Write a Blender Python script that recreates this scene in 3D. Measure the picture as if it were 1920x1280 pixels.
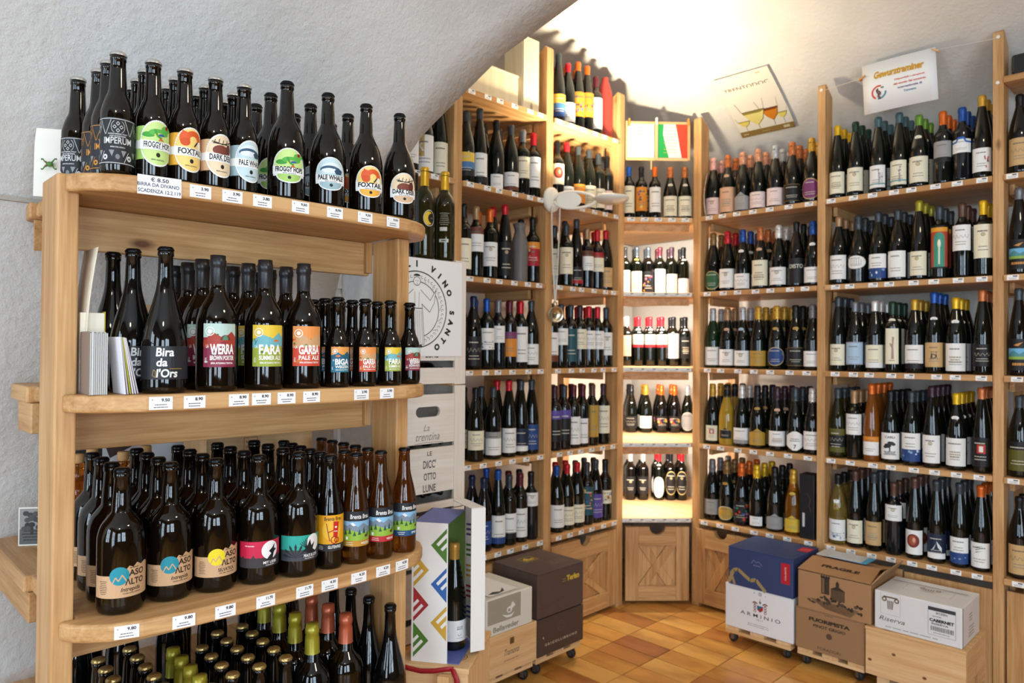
import bpy, bmesh, math, random
from mathutils import Vector, Matrix
random.seed(7)
PI = math.pi
# ------------------------------------------------------------------ clear
for o in list(bpy.data.objects):
    bpy.data.objects.remove(o, do_unlink=True)
scene = bpy.context.scene
COL = scene.collection

# ------------------------------------------------------------------ camera (room axes: x=0 shelf front of one wall, y=0 shelf front of the other)
FPX, PITCH, ROLL, YAW = 1354.41, 0.011262, 0.007566, math.radians(-44.7383)
CAM = Vector((2.45360, -3.61607, 1.43))
RM = Matrix(((-math.sin(YAW), -math.cos(YAW), 0), (math.cos(YAW), -math.sin(YAW), 0), (0, 0, 1)))
def cdir(u, v):
    u, v = u*math.cos(ROLL)-v*math.sin(ROLL), u*math.sin(ROLL)+v*math.cos(ROLL)
    return RM @ Vector((u, math.cos(PITCH)-v*math.sin(PITCH), math.sin(PITCH)+v*math.cos(PITCH)))
cam = bpy.data.cameras.new('camera')
cam.sensor_width = 36.0
cam.lens = FPX/1920*36
cam.clip_start = 0.05
camo = bpy.data.objects.new('camera', cam)
COL.objects.link(camo)
fwd = cdir(0, 0).normalized()
rgt = (cdir(1, 0)-cdir(0, 0)).normalized()
upv = rgt.cross(fwd)
camo.matrix_world = Matrix(((rgt.x, upv.x, -fwd.x, CAM.x), (rgt.y, upv.y, -fwd.y, CAM.y), (rgt.z, upv.z, -fwd.z, CAM.z), (0, 0, 0, 1)))
cam.dof.use_dof = True
cam.dof.focus_distance = 1.72
cam.dof.aperture_fstop = 4.5
scene.camera = camo
def hit(px, py, n, d):
    """the point of the plane n.p = d that is measured at pixel (px, py) of the photograph"""
    r = cdir((px-960)/FPX, (640-py)/FPX)
    n = Vector(n)
    return CAM + r*((d-n.dot(CAM))/n.dot(r))

# ------------------------------------------------------------------ world, lights, exposure
scene.view_settings.view_transform = 'Standard'
scene.view_settings.look = 'None'
scene.view_settings.gamma = 1.0
scene.view_settings.use_curve_mapping = False
scene.view_settings.exposure = 0.42
w = bpy.data.worlds.new('world')
scene.world = w
w.use_nodes = True
bgn = w.node_tree.nodes['Background']
bgn.inputs[0].default_value = (0.62, 0.78, 1.0, 1)
bgn.inputs[1].default_value = 0.6

def area(name, loc, target, sx, sy, power, color, spread=PI):
    l = bpy.data.lights.new(name, 'AREA')
    l.shape = 'RECTANGLE'; l.size = sx; l.size_y = sy; l.energy = power; l.color = color; l.spread = spread
    o = bpy.data.objects.new(name, l); COL.objects.link(o)
    o.location = loc
    o.rotation_euler = (Vector(target)-Vector(loc)).to_track_quat('-Z', 'Y').to_euler()
    return o
DAY = (0.67, 0.84, 1.0)
WARM = (1.0, 0.74, 0.42)
# daylight through the shop's windows, in the walls behind the photographer
area('window_daylight', (5.04, -3.55, 1.55), (0, -3.0, 1.3), 1.3, 1.9, 68, DAY)
area('window_daylight', (5.04, -5.25, 1.55), (0, -3.5, 1.3), 1.1, 1.9, 53, DAY)
area('window_daylight', (3.1, -6.34, 1.35), (2.6, 0, 1.2), 1.1, 2.3, 58, DAY)
area('window_daylight', (1.2, -6.34, 1.55), (1.8, 0, 1.2), 1.1, 1.9, 45, DAY)
# unseen warm overhead lights in the front room, without modelled lamps
for lx, ly in ((2.9, -2.0), (3.6, -4.6)):
    pl = bpy.data.lights.new('unseen_overhead_light', 'AREA'); pl.shape = 'DISK'; pl.size = 0.45; pl.energy = 14; pl.color = (1.0, 0.84, 0.62)
    po = bpy.data.objects.new('unseen_overhead_light', pl); COL.objects.link(po); po.location = (lx, ly, 3.1)

# ------------------------------------------------------------------ materials
def lin(c):
    """'rrggbb' (sRGB) -> linear rgba"""
    if isinstance(c, str):
        c = tuple(int(c[i:i+2], 16)/255 for i in (0, 2, 4))
        c = tuple(x/12.92 if x <= .04045 else ((x+.055)/1.055)**2.4 for x in c)
    return (c[0], c[1], c[2], 1.0)
def newmat(name):
    m = bpy.data.materials.new(name); m.use_nodes = True
    nt = m.node_tree
    return m, nt, nt.nodes['Principled BSDF'], nt.nodes.new, nt.links.new
def plain(name, c, rough=.5, metal=0., spec=.5, emit=None, es=0.):
    m, nt, b, N, L = newmat(name)
    b.inputs['Base Color'].default_value = lin(c); b.inputs['Roughness'].default_value = rough
    b.inputs['Metallic'].default_value = metal; b.inputs['Specular IOR Level'].default_value = spec
    if emit: b.inputs['Emission Color'].default_value = lin(emit); b.inputs['Emission Strength'].default_value = es
    return m
def wood(name, axis, c1, c2, rough=.45, scale=1.):
    """planed softwood: growth-ring lines stretched along the grain axis, a few knots"""
    m, nt, b, N, L = newmat(name)
    tc = N('ShaderNodeTexCoord'); mp = N('ShaderNodeMapping'); oi = N('ShaderNodeObjectInfo')
    s = [26*scale]*3; s['xyz'.index(axis)] = 1.1*scale
    mp.inputs['Scale'].default_value = s
    ad = N('ShaderNodeVectorMath'); ad.operation = 'ADD'
    ml = N('ShaderNodeMath'); ml.operation = 'MULTIPLY'; ml.inputs[1].default_value = 7.3
    L(oi.outputs['Random'], ml.inputs[0]); L(tc.outputs['Object'], ad.inputs[0]); L(ml.outputs[0], ad.inputs[1])
    L(ad.outputs[0], mp.inputs['Vector'])
    n1 = N('ShaderNodeTexNoise'); n1.inputs['Scale'].default_value = 1.3; n1.inputs['Detail'].default_value = 3; n1.inputs['Distortion'].default_value = .6
    L(mp.outputs[0], n1.inputs['Vector'])
    n2 = N('ShaderNodeTexNoise'); n2.inputs['Scale'].default_value = 7; n2.inputs['Detail'].default_value = 2
    L(mp.outputs[0], n2.inputs['Vector'])
    n3 = N('ShaderNodeTexNoise'); n3.inputs['Scale'].default_value = 2.2*scale; L(ad.outputs[0], n3.inputs['Vector'])
    mx = N('ShaderNodeMix'); mx.data_type = 'FLOAT'; mx.inputs[0].default_value = .35
    L(n1.outputs['Fac'], mx.inputs[2]); L(n2.outputs['Fac'], mx.inputs[3])
    mx2 = N('ShaderNodeMix'); mx2.data_type = 'FLOAT'; mx2.inputs[0].default_value = .3
    L(mx.outputs[0], mx2.inputs[2]); L(n3.outputs['Fac'], mx2.inputs[3])
    cr = N('ShaderNodeValToRGB')
    cr.color_ramp.elements[0].position = .38; cr.color_ramp.elements[0].color = lin(c2)
    cr.color_ramp.elements[1].position = .60; cr.color_ramp.elements[1].color = lin(c1)
    L(mx2.outputs[0], cr.inputs[0])
    # knots
    vo = N('ShaderNodeTexVoronoi'); vo.inputs['Scale'].default_value = 1.0
    mk = N('ShaderNodeMapping'); ks = [5.5]*3; ks['xyz'.index(axis)] = 2.4; mk.inputs['Scale'].default_value = ks
    L(ad.outputs[0], mk.inputs['Vector']); L(mk.outputs[0], vo.inputs['Vector'])
    k = N('ShaderNodeValToRGB'); k.color_ramp.elements[0].position = .03; k.color_ramp.elements[0].color = (1, 1, 1, 1)
    k.color_ramp.elements[1].position = .085; k.color_ramp.elements[1].color = (0, 0, 0, 1)
    L(vo.outputs['Distance'], k.inputs[0])
    mc = N('ShaderNodeMix'); mc.data_type = 'RGBA'
    L(k.outputs['Color'], mc.inputs[0]); L(cr.outputs[0], mc.inputs[6]); mc.inputs[7].default_value = lin('6b4526')
    L(mc.outputs[2], b.inputs['Base Color'])
    b.inputs['Roughness'].default_value = rough; b.inputs['Specular IOR Level'].default_value = .35
    bp = N('ShaderNodeBump'); bp.inputs['Strength'].default_value = .12; bp.inputs['Distance'].default_value = .002
    L(n2.outputs['Fac'], bp.inputs['Height']); L(bp.outputs[0], b.inputs['Normal'])
    return m
LARCH1, LARCH2 = 'd4a873', 'ad7b48'
WX = wood('larch_wood_x', 'x', LARCH1, LARCH2)
WY = wood('larch_wood_y', 'y', LARCH1, LARCH2)
WZ = wood('larch_wood_z', 'z', LARCH1, LARCH2)
PXm = wood('pale_pine_x', 'x', 'e3bd8c', 'd0a06a', .6)
PYm = wood('pale_pine_y', 'y', 'e3bd8c', 'd0a06a', .6)
PZm = wood('pale_pine_z', 'z', 'e3bd8c', 'd0a06a', .6)
CRW = wood('whitewashed_pine', 'y', 'e6ddd2', 'dacdbd', .7)
CRZ = wood('whitewashed_pine_upright', 'z', 'e6ddd2', 'dacdbd', .7)
BOXW = wood('bare_spruce', 'z', 'efe2c6', 'e2cfa6', .6)

def plaster(name, c, c2, bump=1.0):
    m, nt, b, N, L = newmat(name)
    tc = N('ShaderNodeTexCoord')
    n1 = N('ShaderNodeTexNoise'); n1.inputs['Scale'].default_value = 42; n1.inputs['Detail'].default_value = 7; n1.inputs['Roughness'].default_value = .65
    n2 = N('ShaderNodeTexNoise'); n2.inputs['Scale'].default_value = 3.2; n2.inputs['Detail'].default_value = 3
    n3 = N('ShaderNodeTexNoise'); n3.inputs['Scale'].default_value = 9; n3.inputs['Detail'].default_value = 2; n3.inputs['Distortion'].default_value = .3
    for n in (n1, n2, n3): L(tc.outputs['Object'], n.inputs['Vector'])
    cr = N('ShaderNodeValToRGB'); cr.color_ramp.elements[0].position = .35; cr.color_ramp.elements[0].color = lin(c2)
    cr.color_ramp.elements[1].position = .65; cr.color_ramp.elements[1].color = lin(c)
    L(n2.outputs['Fac'], cr.inputs[0]); L(cr.outputs[0], b.inputs['Base Color'])
    b.inputs['Roughness'].default_value = .9; b.inputs['Specular IOR Level'].default_value = .2
    b1 = N('ShaderNodeBump'); b1.inputs['Strength'].default_value = .8*bump; b1.inputs['Distance'].default_value = .008
    b2 = N('ShaderNodeBump'); b2.inputs['Strength'].default_value = .35*bump; b2.inputs['Distance'].default_value = .012
    L(n1.outputs['Fac'], b1.inputs['Height']); L(n3.outputs['Fac'], b2.inputs['Height']); L(b2.outputs[0], b1.inputs['Normal']); L(b1.outputs[0], b.inputs['Normal'])
    return m
PLASTER = plaster('rough_plaster', 'd6d4d0', 'cbc8c3')
UNSEEN_WALL = wood('dark_unseen_wall', 'z', '77624c', '5c4934', .6)  # unseen walls made dark to deepen the reflections in the bottles
PLASTER2 = plaster('smooth_plaster', 'dedbd4', 'd6d2ca', .55)

def objcol(name, rough, metal=0., trans=0., spec=.5, ior=1.5, bump=False):
    """material whose colour is the object's own colour"""
    m, nt, b, N, L = newmat(name)
    oi = N('ShaderNodeObjectInfo'); L(oi.outputs['Color'], b.inputs['Base Color'])
    b.inputs['Roughness'].default_value = rough; b.inputs['Metallic'].default_value = metal
    b.inputs['Transmission Weight'].default_value = trans; b.inputs['Specular IOR Level'].default_value = spec; b.inputs['IOR'].default_value = ior
    return m
GLASS = objcol('dark_bottle_glass', .045, 0, .06, .55)
CLEAR = objcol('tinted_clear_glass', .03, 0, .85, .5)
FOIL = objcol('capsule_foil', .33, .35)
CAPM = objcol('crown_cap_metal', .3, .75)
# print: colour comes from the printed faces themselves
m, nt, b, N, L = newmat('printed_paper')
at = N('ShaderNodeAttribute'); at.attribute_name = 'ink'; L(at.outputs['Color'], b.inputs['Base Color'])
b.inputs['Roughness'].default_value = .5; b.inputs['Specular IOR Level'].default_value = .35
PRINT = m
m, nt, b, N, L = newmat('floor_tile_glaze')
oi = N('ShaderNodeObjectInfo'); tc = N('ShaderNodeTexCoord')
n1 = N('ShaderNodeTexNoise'); n1.inputs['Scale'].default_value = 5; n1.inputs['Detail'].default_value = 3; n1.noise_dimensions = '4D'
ml = N('ShaderNodeMath'); ml.operation = 'MULTIPLY'; ml.inputs[1].default_value = 90
mp = N('ShaderNodeMapping'); mp.inputs['Scale'].default_value = (.6, 1.6, 1)
L(oi.outputs['Random'], ml.inputs[0]); L(ml.outputs[0], n1.inputs['W']); L(tc.outputs['Object'], mp.inputs[0]); L(mp.outputs[0], n1.inputs['Vector'])
cr = N('ShaderNodeValToRGB'); cr.color_ramp.elements[0].position = .30; cr.color_ramp.elements[0].color = (.45, .30, .22, 1)
cr.color_ramp.elements[1].position = .56; cr.color_ramp.elements[1].color = (1, 1, 1, 1)
L(n1.outputs['Fac'], cr.inputs[0])
mx = N('ShaderNodeMix'); mx.data_type = 'RGBA'; mx.blend_type = 'MULTIPLY'; mx.inputs[0].default_value = .85
L(oi.outputs['Color'], mx.inputs[6]); L(cr.outputs[0], mx.inputs[7]); L(mx.outputs[2], b.inputs['Base Color'])
b.inputs['Roughness'].default_value = .3
n2 = N('ShaderNodeTexNoise'); n2.inputs['Scale'].default_value = 9; L(tc.outputs['Object'], n2.inputs['Vector'])
bp = N('ShaderNodeBump'); bp.inputs['Strength'].default_value = .15; bp.inputs['Distance'].default_value = .01; L(n2.outputs['Fac'], bp.inputs['Height']); L(bp.outputs[0], b.inputs['Normal'])
TILE = m
GROUT = plain('tile_grout', '9a8060', .9)
RUBBER = plain('black_rubber', '1c1c1d', .6)
STEEL = plain('grey_steel', '8a8c8e', .35, .9)
SILVER = plain('tarnished_silver', 'cfc6ae', .22, 1.)
WHITEP = plain('cream_lacquer', 'e9e4d8', .35)
CHAINM = plain('white_cord', 'dcd6ca', .6)
GREYBAG = plain('grey_gift_bag', '6d6a68', .45)
BLACKBAG = plain('black_gift_box_card', '141417', .45)
REDTUBE = plain('red_gift_tube', 'a8352c', .45)
RIBBON = plain('red_ribbon', '9c1420', .5)
LAMPEMIT = plain('lamp_diffuser', 'fff3dd', .5, emit='ffe6b8', es=14)
STRIP = plain('led_strip_diffuser', 'fff3dd', .5, emit='ffe9c4', es=9)
CLIPM = plain('wooden_peg', 'c98a3c', .6)
CORK = plain('cork_stopper', 'c79a62', .8)
FROG = plain('green_frog_paint', '4c7a34', .5)
FROGEYE = plain('red_frog_eye', 'a83a24', .5)
DARKPLASTIC = plain('black_lid_plastic', '17181b', .35)
NAIL = plain('white_screw_cover', 'eee6d8', .5)
LEDGE = plaster('ledge_plaster', 'bdb6ac', 'a8a096', .6)

# ------------------------------------------------------------------ object helpers
def link(name, mesh, parent=None, loc=None, rotz=None):
    o = bpy.data.objects.new(name, mesh); COL.objects.link(o)
    if parent: o.parent = parent
    if loc is not None: o.location = loc
    if rotz is not None: o.rotation_euler = (0, 0, rotz)
    return o
def tag(o, label, cat, group=None):
    o['label'] = label; o['category'] = cat
    if group: o['group'] = group
    return o
def thing(name, label, cat, loc=(0, 0, 0), rotz=0, group=None):
    return tag(link(name, None, None, loc, rotz), label, cat, group)
def struct(o):
    o['kind'] = 'structure'; return o
class MB:
    """gathers shapes for one mesh"""
    def __init__(s): s.v = []; s.f = []; s.m = []; s.sm = []
    def add(s, vs, fs, mi=0, smooth=False):
        k = len(s.v); s.v += [tuple(p) for p in vs]
        for f in fs: s.f.append([i+k for i in f]); s.m.append(mi); s.sm.append(smooth)
    def box(s, x0, x1, y0, y1, z0, z1, mi=0):
        s.add([(x0, y0, z0), (x1, y0, z0), (x1, y1, z0), (x0, y1, z0), (x0, y0, z1), (x1, y0, z1), (x1, y1, z1), (x0, y1, z1)],
              [(0, 3, 2, 1), (4, 5, 6, 7), (0, 1, 5, 4), (1, 2, 6, 5), (2, 3, 7, 6), (3, 0, 4, 7)], mi)
    def prism(s, pts, axis, a0, a1, mi=0, smooth=False):
        """extrude a 2D outline along an axis; outline coords are the other two axes in xyz order"""
        def P(u, v, a): return {'x': (a, u, v), 'y': (u, a, v), 'z': (u, v, a)}[axis]
        n = len(pts); vs = [P(u, v, a0) for u, v in pts]+[P(u, v, a1) for u, v in pts]
        area = sum(pts[i][0]*pts[(i+1) % n][1]-pts[(i+1) % n][0]*pts[i][1] for i in range(n))
        flip = (area < 0) != (axis == 'y')
        fs = [list(range(n))[::-1], list(range(n, 2*n))]+[[i, (i+1) % n, n+(i+1) % n, n+i] for i in range(n)]
        if flip: fs = [f[::-1] for f in fs]
        k = len(s.v); s.v += vs
        for j, f in enumerate(fs): s.f.append([i+k for i in f]); s.m.append(mi); s.sm.append(smooth and j > 1)
    def lathe(s, prof, n=24, mi=0, c=(0, 0, 0), mod=None):
        vs = []; fs = []
        for k, (r, z) in enumerate(prof):
            for i in range(n):
                a = 2*PI*i/n; rr = r*(mod(k, i) if mod else 1)
                vs.append((c[0]+rr*math.cos(a), c[1]+rr*math.sin(a), c[2]+z))
        for k in range(len(prof)-1):
            for i in range(n):
                fs.append((k*n+i, k*n+(i+1) % n, (k+1)*n+(i+1) % n, (k+1)*n+i))
        s.add(vs, fs, mi, True)
        if prof[0][0] > 1e-4: s.add([vs[i] for i in range(n)], [list(range(n))[::-1]], mi)
        if prof[-1][0] > 1e-4: s.add([vs[(len(prof)-1)*n+i] for i in range(n)], [list(range(n))], mi)
    def tube(s, path, r, n=8, mi=0):
        path = [Vector(p) for p in path]; vs = []; fs = []
        for k, p in enumerate(path):
            t = (path[min(k+1, len(path)-1)]-path[max(k-1, 0)]).normalized()
            a = t.orthogonal().normalized() if abs(t.z) > .95 else t.cross(Vector((0, 0, 1))).normalized()
            b = t.cross(a); rr = r[k] if isinstance(r, (list, tuple)) else r
            vs += [p+a*rr*math.cos(2*PI*i/n)+b*rr*math.sin(2*PI*i/n) for i in range(n)]
        for k in range(len(path)-1):
            for i in range(n): fs.append((k*n+i, k*n+(i+1) % n, (k+1)*n+(i+1) % n, (k+1)*n+i))
        fs += [list(range(n))[::-1], list(range((len(path)-1)*n, len(path)*n))]
        s.add(vs, fs, mi, True)
    def mesh(s, name, mats):
        me = bpy.data.meshes.new(name); me.from_pydata(s.v, [], s.f)
        for m in (mats if isinstance(mats, (list, tuple)) else [mats]): me.materials.append(m)
        me.polygons.foreach_set('material_index', s.m); me.polygons.foreach_set('use_smooth', s.sm)
        me.update(); return me
    def build(s, name, mats, parent=None, loc=None, rotz=None, bev=0):
        me = s.mesh(name, mats)
        o = link(name, me, parent, loc, rotz)
        if bev:
            bm = o.modifiers.new('soft_edges', 'BEVEL'); bm.width = bev; bm.segments = 2; bm.limit_method = 'ANGLE'; bm.angle_limit = .7
        return o
def boxpart(name, x0, x1, y0, y1, z0, z1, mat, parent=None, bev=.002):
    m = MB(); m.box(x0, x1, y0, y1, z0, z1); return m.build(name, mat, parent, bev=bev)

# ------------------------------------------------------------------ printed artwork (vector shapes, wrapped on a cylinder or laid on a plane)
TEXTS = {}
def text_tris(s, bold=0.0):
    key = (s, bold)
    if key not in TEXTS:
        cu = bpy.data.curves.new('lettering', 'FONT'); cu.body = s; cu.size = 1; cu.resolution_u = 3; cu.offset = bold
        cu.fill_mode = 'FRONT'
        o = bpy.data.objects.new('lettering', cu); COL.objects.link(o)
        dg = bpy.context.evaluated_depsgraph_get(); dg.update()
        ev = o.evaluated_get(dg); me = ev.to_mesh()
        vs = [(v.co.x, v.co.y) for v in me.vertices]; fs = [list(p.vertices) for p in me.polygons]
        ev.to_mesh_clear(); bpy.data.objects.remove(o); bpy.data.curves.remove(cu)
        if vs:
            xs = [v[0] for v in vs]; ys = [v[1] for v in vs]
            TEXTS[key] = ([(v[0]-min(xs), v[1]-min(ys)) for v in vs], fs, max(xs)-min(xs), max(ys)-min(ys))
        else: TEXTS[key] = ([], [], 1, 1)
    return TEXTS[key]
def clipx(poly, x0, x1):
    for sgn, lim in ((1, x0), (-1, x1)):
        out = []
        for i in range(len(poly)):
            a, b = poly[i], poly[(i+1) % len(poly)]
            da, db = sgn*(a[0]-lim), sgn*(b[0]-lim)
            if da >= -1e-8: out.append(a)
            if (da > 1e-8 and db < -1e-8) or (da < -1e-8 and db > 1e-8):
                t = da/(da-db); out.append((a[0]+(b[0]-a[0])*t, a[1]+(b[1]-a[1])*t))
        poly = out
        if len(poly) < 3: return []
    return poly
class Art:
    def __init__(s): s.p = []; s.z = 0
    def poly(s, pts, c, z=None):
        s.p.append((pts, lin(c), s.z if z is None else z)); s.z += 1; return s
    def rect(s, x0, x1, y0, y1, c): return s.poly([(x0, y0), (x1, y0), (x1, y1), (x0, y1)], c)
    def ell(s, cx, cy, rx, ry, c, n=24, a0=0, a1=2*PI):
        return s.poly([(cx+rx*math.cos(a0+(a1-a0)*i/n), cy+ry*math.sin(a0+(a1-a0)*i/n)) for i in range(n+(0 if a1-a0 > 6.28 else 1))], c)
    def ring(s, cx, cy, r0, r1, c, n=28, a0=0, a1=2*PI):
        z = s.z; s.z += 1
        for i in range(n):
            a, b = a0+(a1-a0)*i/n, a0+(a1-a0)*(i+1)/n
            s.poly([(cx+r0*math.cos(a), cy+r0*math.sin(a)), (cx+r1*math.cos(a), cy+r1*math.sin(a)), (cx+r1*math.cos(b), cy+r1*math.sin(b)), (cx+r0*math.cos(b), cy+r0*math.sin(b))], c, z)
        s.z = z+1; return s
    def line(s, pts, wd, c):
        z = s.z
        for (ax, ay), (bx, by) in zip(pts, pts[1:]):
            L = math.hypot(bx-ax, by-ay) or 1e-9; nx, ny = -(by-ay)/L*wd/2, (bx-ax)/L*wd/2
            s.poly([(ax+nx, ay+ny), (ax-nx, ay-ny), (bx-nx, by-ny), (bx+nx, by+ny)], c, z)
        s.z = z+1; return s
    def text(s, t, cx, cy, h, c, w=None, bold=0.012, shear=0.0, rot=0.0, left=False):
        """lettering centred on (cx, cy): cap height h, fitted to width w if given"""
        vs, fs, W, H = text_tris(t, round(bold*1.9, 4))
        sy = h/H; sx = (w/W) if w else sy
        z = s.z; cr, sr = math.cos(rot), math.sin(rot)
        pts = []
        for x, y in vs:
            x, y = (x-(0 if left else W/2))*sx, (y-H/2)*sy
            x += y*shear
            pts.append((cx+x*cr-y*sr, cy+x*sr+y*cr))
        for f in fs: s.poly([pts[i] for i in f], c, z)
        s.z = z+1; return s
    def bars(s, cx, cy, w, n, pitch, c, h=None, rnd=None):
        """unreadably small print: short strokes in rows"""
        rnd = rnd or random
        z = s.z
        for k in range(n):
            ww = w*rnd.uniform(.65, 1); x = cx-ww/2; y = cy-k*pitch
            while x < cx+ww/2:
                l = min(rnd.uniform(.08, .22)*w, cx+ww/2-x); hh = h or pitch*.35
                s.poly([(x, y-hh/2), (x+l*.85, y-hh/2), (x+l*.85, y+hh/2), (x, y+hh/2)], c, z); x += l
        s.z = z+1; return s
    def _mesh(s, name, vf, mats):
        v, f, cols = vf
        me = bpy.data.meshes.new(name); me.from_pydata(v, [], f); me.materials.append(mats)
        a = me.color_attributes.new('ink', 'FLOAT_COLOR', 'CORNER')
        buf = []
        for face, c in zip(f, cols): buf += list(c)*len(face)
        a.data.foreach_set('color', buf); me.update(); return me
    def layers(s):
        """as few layers as the overlaps need: a shape lies one layer above what it covers"""
        box = {}
        for pts, c, z in s.p:
            x0, x1, y0, y1 = min(p[0] for p in pts), max(p[0] for p in pts), min(p[1] for p in pts), max(p[1] for p in pts)
            b = box.get(z); box[z] = (x0, x1, y0, y1) if not b else (min(b[0], x0), max(b[1], x1), min(b[2], y0), max(b[3], y1))
        lay = {}; done = []
        for z in sorted(box):
            b = box[z]; l = 0
            for q, lq in done:
                if lq >= l and b[0] < q[1] and b[1] > q[0] and b[2] < q[3] and b[3] > q[2]: l = lq+1
            lay[z] = l; done.append((b, l))
        return lay
    def cyl(s, name, r, zc, step=.15, lift=.00013):
        """wrap round the +x side of a cylinder of radius r standing on z; (0,0) of the art at height zc"""
        v = []; f = []; cols = []; du = r*step; lay = s.layers()
        for pts, c, z in s.p:
            rr = r+.0004+lift*lay[z]
            x0 = min(p[0] for p in pts); x1 = max(p[0] for p in pts)
            i0, i1 = math.floor(x0/du), math.ceil(x1/du)
            for i in range(i0, max(i1, i0+1)):
                q = pts if i1-i0 <= 1 else clipx(pts, i*du, (i+1)*du)
                if len(q) < 3: continue
                k = len(v); v += [(rr*math.cos(p[0]/r), rr*math.sin(p[0]/r), zc+p[1]) for p in q]
                f.append(list(range(k, k+len(q)))); cols.append(c)
        return s._mesh(name, (v, f, cols), PRINT)
    def flat(s, name, fn, lift=.00022, base=.0006, mat=None):
        """lay on a plane: fn(u, v, h) -> point, h the height above the plane"""
        v = []; f = []; cols = []; lay = s.layers()
        for pts, c, z in s.p:
            k = len(v); v += [tuple(fn(p[0], p[1], base+lift*lay[z])) for p in pts]; f.append(list(range(k, k+len(pts)))); cols.append(c)
        return s._mesh(name, (v, f, cols), mat or PRINT)
FX = lambda x: (lambda u, v, h: (x+h, u, v))          # on a face that looks along +x: u = +y
FY = lambda y: (lambda u, v, h: (u, y-h, v))          # on a face that looks along -y: u = +x
# ================================================================== THE SETTING
def interp(tab, z):
    for (z0, a), (z1, b) in zip(tab, tab[1:]):
        if z <= z1: return a+(b-a)*(z-z0)/(z1-z0)
    return tab[-1][1]
def smooth_curve(pts, sub=6):
    out = []
    P = [Vector(p) for p in pts]
    for i in range(len(P)-1):
        p0, p1, p2, p3 = P[max(i-1, 0)], P[i], P[i+1], P[min(i+2, len(P)-1)]
        for k in range(sub):
            t = k/sub
            out.append(.5*((2*p1)+(p2-p0)*t+(2*p0-5*p1+4*p2-p3)*t*t+(3*p1-p0-3*p2+p3)*t**3))
    out.append(P[-1]); return out
# near vault: springs from the side wall and leans over the room; profile (x, z)
NEAR = smooth_curve([(-.25, -.02), (-.2, .45), (-.06, .9), (.14, 1.334), (.33, 1.774), (.46, 2.05), (.63, 2.32), (.86, 2.62), (1.16, 2.88), (1.55, 3.08), (2.05, 3.22), (2.7, 3.29), (3.6, 3.31), (5.1, 3.32)])
NEARZ = [(p.y, p.x) for p in NEAR]
edge = []                                        # (z, y) of the arch's edge
for px, py in ((765, 292), (790, 255), (840, 205), (895, 150), (940, 105), (1000, 62), (1040, 33), (1085, 0)):
    r = cdir((px-960)/FPX, (640-py)/FPX); t0 = .5
    while t0 < 6:
        p = CAM+r*t0
        if p.z < 3.3 and p.x < interp(NEARZ, p.z): break
        t0 += .004
    edge.append((p.z, p.y))
EDGE = [(-1, -2.3), (edge[0][0]-.14, -2.3)]+edge+[(edge[-1][0]+.12, edge[-1][1]+.12), (5, edge[-1][1]+.14)]
def grid_surface(name, rows, mat, thick=0, parent=None):
    nn = len(rows[0]); v = [tuple(p) for r in rows for p in r]
    f = [(a*nn+b, a*nn+b+1, (a+1)*nn+b+1, (a+1)*nn+b) for a in range(len(rows)-1) for b in range(nn-1)]
    me = bpy.data.meshes.new(name); me.from_pydata(v, [], f); me.materials.append(mat)
    me.polygons.foreach_set('use_smooth', [True]*len(f)); me.update()
    o = link(name, me, parent)
    if thick:
        s = o.modifiers.new('wall_thickness', 'SOLIDIFY'); s.thickness = thick; s.offset = -1
    return struct(o)
rows = []
for p in NEAR:
    ye = interp(EDGE, p.y); rows.append([Vector((p.x, -6.4+(ye+6.4)*(i/28), p.y)) for i in range(29)])
wl = grid_surface('wall_left', rows, PLASTER, .05)
# back room: straight wall behind the shelves that bends over into a vault; profile (y, z)
BACK = smooth_curve([(.56, -.02), (.56, 1.2), (.56, 2.0), (.53, 2.28), (.43, 2.48), (.22, 2.69), (-.1, 2.90), (-.45, 3.06), (-.9, 3.19), (-1.4, 3.28), (-1.95, 3.32)])
grid_surface('wall_back', [[Vector((-.62+i*.19, p.x, p.y)) for i in range(31)] for p in BACK], PLASTER2, .05)
# end wall of the back room, behind the shelves under the wall lamp
m = MB(); m.box(-.68, -.56, -2.5, .62, -.02, 3.4); struct(m.build('wall_end', PLASTER2))
m = MB(); m.box(-.7, 5.2, -6.5, .7, 3.33, 3.43); struct(m.build('ceiling', PLASTER2))
# walls behind the photographer, with the openings of four windows
def holed_wall(name, axis, pos, a0, a1, holes, t=.12):
    m = MB(); x = a0
    for h0, h1, z0, z1 in holes:
        for b in ((x, h0, 0, 3.4), (h0, h1, 0, z0), (h0, h1, z1, 3.4)):
            if b[1]-b[0] > .001 and b[3]-b[2] > .001:
                if axis == 'x': m.box(pos, pos+t, b[0], b[1], b[2], b[3])
                else: m.box(b[0], b[1], pos-t, pos, b[2], b[3])
        x = h1
    if axis == 'x': m.box(pos, pos+t, x, a1, 0, 3.4)
    else: m.box(x, a1, pos-t, pos, 0, 3.4)
    return struct(m.build(name, UNSEEN_WALL))
holed_wall('wall_right', 'x', 5.08, -6.5, .7, [(-5.8, -4.7, .6, 2.5), (-4.2, -2.9, .6, 2.5)])
holed_wall('wall_front', 'y', -6.36, -.5, 5.2, [(.65, 1.75, .6, 2.5), (2.55, 3.65, .2, 2.5)])
FRM = plain('window_frame_paint', 'cfc6b6', .5)
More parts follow.
